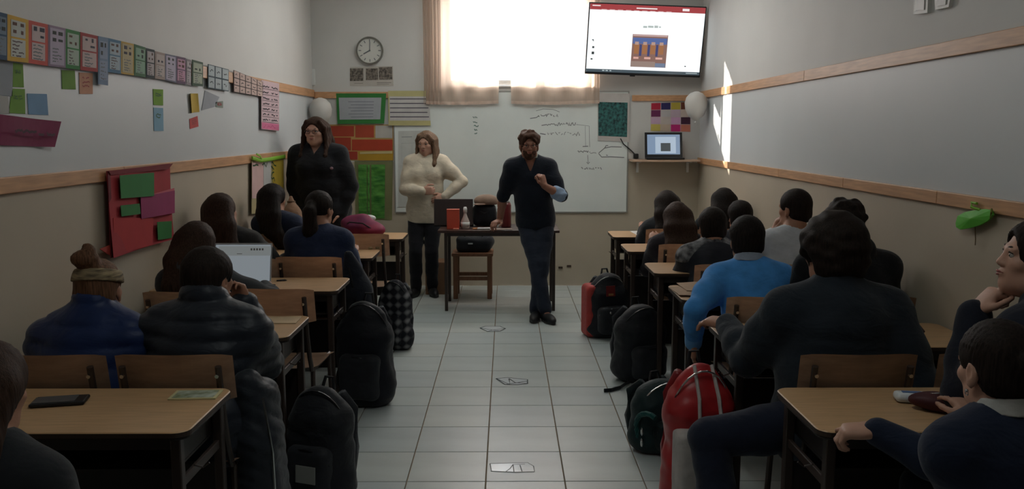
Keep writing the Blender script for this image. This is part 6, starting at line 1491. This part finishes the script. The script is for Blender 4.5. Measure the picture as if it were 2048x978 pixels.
def tealpanel(body, L, R, w, d, h):
    bm = NB(); tube(bm, [Vector(L(-0.50 - 0.03 * math.sin(a * 2), -0.45 + 0.4 * math.cos(a), 0.35 + 0.3 * math.sin(a))) for a in np.linspace(-0.6, 2.0, 10)], 0.014, 8); put('teal_piping', bm, fab('teal', (20, 78, 76), rough=0.5), body)
    for v in (0.22, 0.38):
        bm = NB(); sph(bm, Vector(L(-0.54, -0.30, v)), 0.016, 10, (0.5, 1, 1.4)); put('stud', bm, METAL, body)
backpack('dark teal backpack slumped on the floor behind the red one', (0.80, 4.22, 0), (0.34, 0.24, 0.36), 0.5, (fab('bag_teal', (26, 44, 46), rough=0.6), fab('bag_teal_dark', (22, 34, 36), rough=0.6)), seed=3, panel=tealpanel)
def redpanels(body, L, R, w, d, h):
    S = Solid(0.0095); S.box(L(-0.30, -0.40, 0.34), (w * 0.16, d * 0.24, h * 0.30), R, rd=0.03, k=0.02); S.cut(V(0, 0, 0.003), V(0, 0, -1), 0.01); put('white_side_panel', S.mesh('white_side_panel'), fab('bag_white', (186, 178, 174), rough=0.6), body)
    for x in (-0.12, 0.20):
        bm = NB(); tube(bm, [Vector(L(x, -0.50, 0.20)), Vector(L(x * 1.1, -0.56, 0.50)), Vector(L(x * 0.9, -0.36, 0.82)), Vector(L(x * 0.8, -0.05, 1.0))], 0.012, 8, 0.6); put('pale_stripe', bm, fab('bag_white', (186, 178, 174), rough=0.6), body)
    bm = NB(); tube(bm, [Vector(L(-0.02, -0.66, 0.54)), Vector(L(0.14, -0.66, 0.64))], 0.012, 8, 0.6); put('reflective_strip', bm, mat('reflector', (0.75, 0.85, 0.62), 0.2), body)
    bm = NB(); tube(bm, [Vector(L(-0.5, -0.45, 0.25)), Vector(L(-0.62, -0.5, 0.14)), Vector(L(-0.5, -0.62, 0.05)), Vector(L(-0.3, -0.66, 0.03))], 0.004, 6); put('cord', bm, BLACKP, body)
backpack('shiny red and white backpack standing upright in the aisle, right', (0.80, 3.42, 0), (0.29, 0.24, 0.66), 0.15, (mat('red_nylon', srgb(168, 36, 40), 0.35, var=0.15, scale=10, spec=0.5), mat('red_nylon_dark', srgb(130, 24, 30), 0.4, var=0.1, scale=10)), seed=1, panel=redpanels)
# black folder by the far right bag
bm = NB(); P = [Vector(onZ(x, y, 0.004)) for x, y in ((1166, 591), (1206, 571), (1206, 590), (1196, 597))]; slab(bm, P, (0, 0, 1), 0.012, 4, 4, lambda u, v: 0.05 * u * (1 - v)); o = put('black_folder', bm, BLACKP); tag(o, 'black folder lying on the floor behind the red panelled backpack', 'folder')
bm = NB(); P = [Vector(onZ(x, y, 0.002)) for x, y in ((1176, 597), (1206, 592), (1206, 603), (1200, 604))]; slab(bm, P, (0, 0, 1), 0.002); o = put('pale_sheet', bm, paint((176, 164, 150))); tag(o, 'pale sheet on the floor beside the black folder', 'paper')
# purple and crimson soft bag on the far left desk
z0 = DH + 0.001; S = Solid(0.0095); c = V(-1.22, 7.12, z0)
S.ell(c + V(-0.03, 0.02, 0.085), (0.15, 0.12, 0.10), k=0.04); S.ell(c + V(0.10, -0.03, 0.06), (0.10, 0.10, 0.07), k=0.05); S.warp(lambda x, y, z: 0.010 * lump(x, y, z, 26)); S.cut(c, V(0, 0, -1), 0.004)
o = put('purple_bag', S.mesh('purple_bag'), mat('purple_crimson_cloth', srgb(84, 34, 84), 0.7, var=0.2, scale=3.2, col2=srgb(150, 38, 62))); tag(o, 'puffy purple and crimson bag on the far left desk', 'bag')
bm = NB(); tube(bm, [c + V(-0.16, -0.02, 0.08), c + V(-0.08, -0.10, 0.13), c + V(0.03, -0.11, 0.12), c + V(0.13, -0.12, 0.06)], 0.006, 6); put('zip', bm, BLACKP, o)
bm = NB(); sph(bm, c + V(0.04, 0.12, 0.14), 0.05, 14, (1.3, 0.8, 0.6)); o2 = put('tissue_bundle', bm, WHITEP, smooth=True); tag(o2, 'white tissue bundle tucked behind the purple bag', 'tissue bundle')
# beige cloth bag on the same desk next to the wall
S = Solid(0.0095); c = V(-1.79, 7.10, z0); S.chain([c + V(0, 0, 0.08), c + V(0.0, 0, 0.20), c + V(-0.01, 0, 0.33)], [0.085, 0.07, 0.018], 0.03); S.warp(lambda x, y, z: 0.006 * lump(x, y, z, 24, 1, 1, 0.4)); S.cut(c, V(0, 0, -1), 0.004)
o = put('beige_bag', S.mesh('beige_bag'), fab('beige_cloth', (150, 118, 96))); tag(o, 'pointed beige cloth bag on the far left desk by the wall', 'bag')
bm = NB(); cyl(bm, c + V(-0.009, 0, 0.285), c + V(-0.009, 0, 0.30), 0.034, n=14); put('tie', bm, fab('beige_tie', (110, 84, 66)), o)
# black bag on the stool, dark bag and beige cap on the teacher table
S = Solid(0.0095); c = V(-0.32, 8.27, 0.451); S.box(c + V(0, 0, 0.075), (0.17, 0.11, 0.075), rd=0.05, k=0.02); S.ell(c + V(0.12, 0, 0.10), (0.08, 0.09, 0.08), k=0.04); S.warp(lambda x, y, z: 0.006 * lump(x, y, z, 24)); S.cut(c, V(0, 0, -1), 0.004)
o = put('handbag', S.mesh('handbag'), BK); tag(o, 'black handbag resting on the wooden stool', 'handbag')
bm = NB(); box(bm, c + V(-0.03, -0.113, 0.09), (0.05, 0.012, 0.016), bev=0.003); put('clasp', bm, METAL, o)
bm = NB(); tube(bm, [c + V(-0.1, -0.06, 0.14), c + V(-0.05, -0.08, 0.20), c + V(0.05, -0.08, 0.20), c + V(0.1, -0.06, 0.14)], 0.008, 8); put('handle', bm, BK2, o)
S = Solid(0.0095); c = V(-0.205, 7.93, 0.7415); S.box(c + V(0, 0, 0.10), (0.11, 0.08, 0.10), rd=0.05, k=0.02); S.warp(lambda x, y, z: 0.006 * lump(x, y, z, 22)); S.cut(c, V(0, 0, -1), 0.004)
o = put('desk_bag', S.mesh('desk_bag'), BK); tag(o, 'black soft bag on the teacher table under the beige hat', 'bag')
bm = NB(); tube(bm, [c + V(-0.06, -0.07, 0.15), c + V(0, -0.085, 0.12), c + V(0.06, -0.07, 0.15)], 0.006, 6); put('strap', bm, BK2, o)
S = Solid(0.006); c2 = c + V(0.015, -0.01, 0.195); S.ell(c2 + V(0, 0, 0.035), (0.115, 0.09, 0.065), k=0.02); S.cut(c2 + V(0, 0, 0.003), V(0, 0, -1), 0.004); S.warp(lambda x, y, z: 0.004 * lump(x, y, z, 26))
o = put('beige_hat', S.mesh('beige_hat'), fab('cap_beige', (140, 116, 100))); tag(o, 'rounded beige hat lying on the black desk bag', 'hat')
S = Solid(0.006); S.ell(c2 + V(-0.06, -0.09, 0.012), (0.06, 0.05, 0.008), k=0); put('brim', S.mesh('brim'), MATS['cloth_cap_beige'], o)
# maroon pencil case and dark bag strap on the nearest right desk
q = onZ(1888, 822, dz); S = Solid(0.006); c = V(q[0], q[1], dz); Rr = np.array(Matrix.Rotation(-0.35, 3, 'Z')); S.ell(c + V(0, 0, 0.028), (0.105, 0.045, 0.032), Rr, 0); S.warp(lambda x, y, z: 0.003 * lump(x, y, z, 40)); S.cut(c, V(0, 0, -1), 0.003)
o = put('pencil_case', S.mesh('pencil_case'), PCM); tag(o, 'maroon pencil case on the nearest right desk beside the tissue pack', 'pencil case')
bm = NB(); tube(bm, [Vector(c + Rr @ V(x, -0.012, 0.060 - 2.6 * x * x)) for x in np.linspace(-0.085, 0.085, 9)], 0.0025, 6); put('zip', bm, METAL, o)
bm = NB(); box(bm, Vector(c + Rr @ V(0.07, -0.04, 0.03)), (0.02, 0.006, 0.008), rz=-0.35); put('zip_pull', bm, METAL, o)
# small glasses on the empty desk edge at the far left (two tiny figures)
for px_, py_, lb in ((741, 499, 'left of two tiny pale erasers on the fourth left desk'), (755, 498, 'right of two tiny pale erasers on the fourth left desk')):
    q = onZ(px_, py_, dz); bm = NB(); box(bm, (q[0], q[1], dz + 0.009), (0.03, 0.02, 0.018), rz=0.3, bev=0.004); o = put('small_eraser', bm, paint((150, 132, 100))); tag(o, lb, 'eraser', 'tiny erasers')
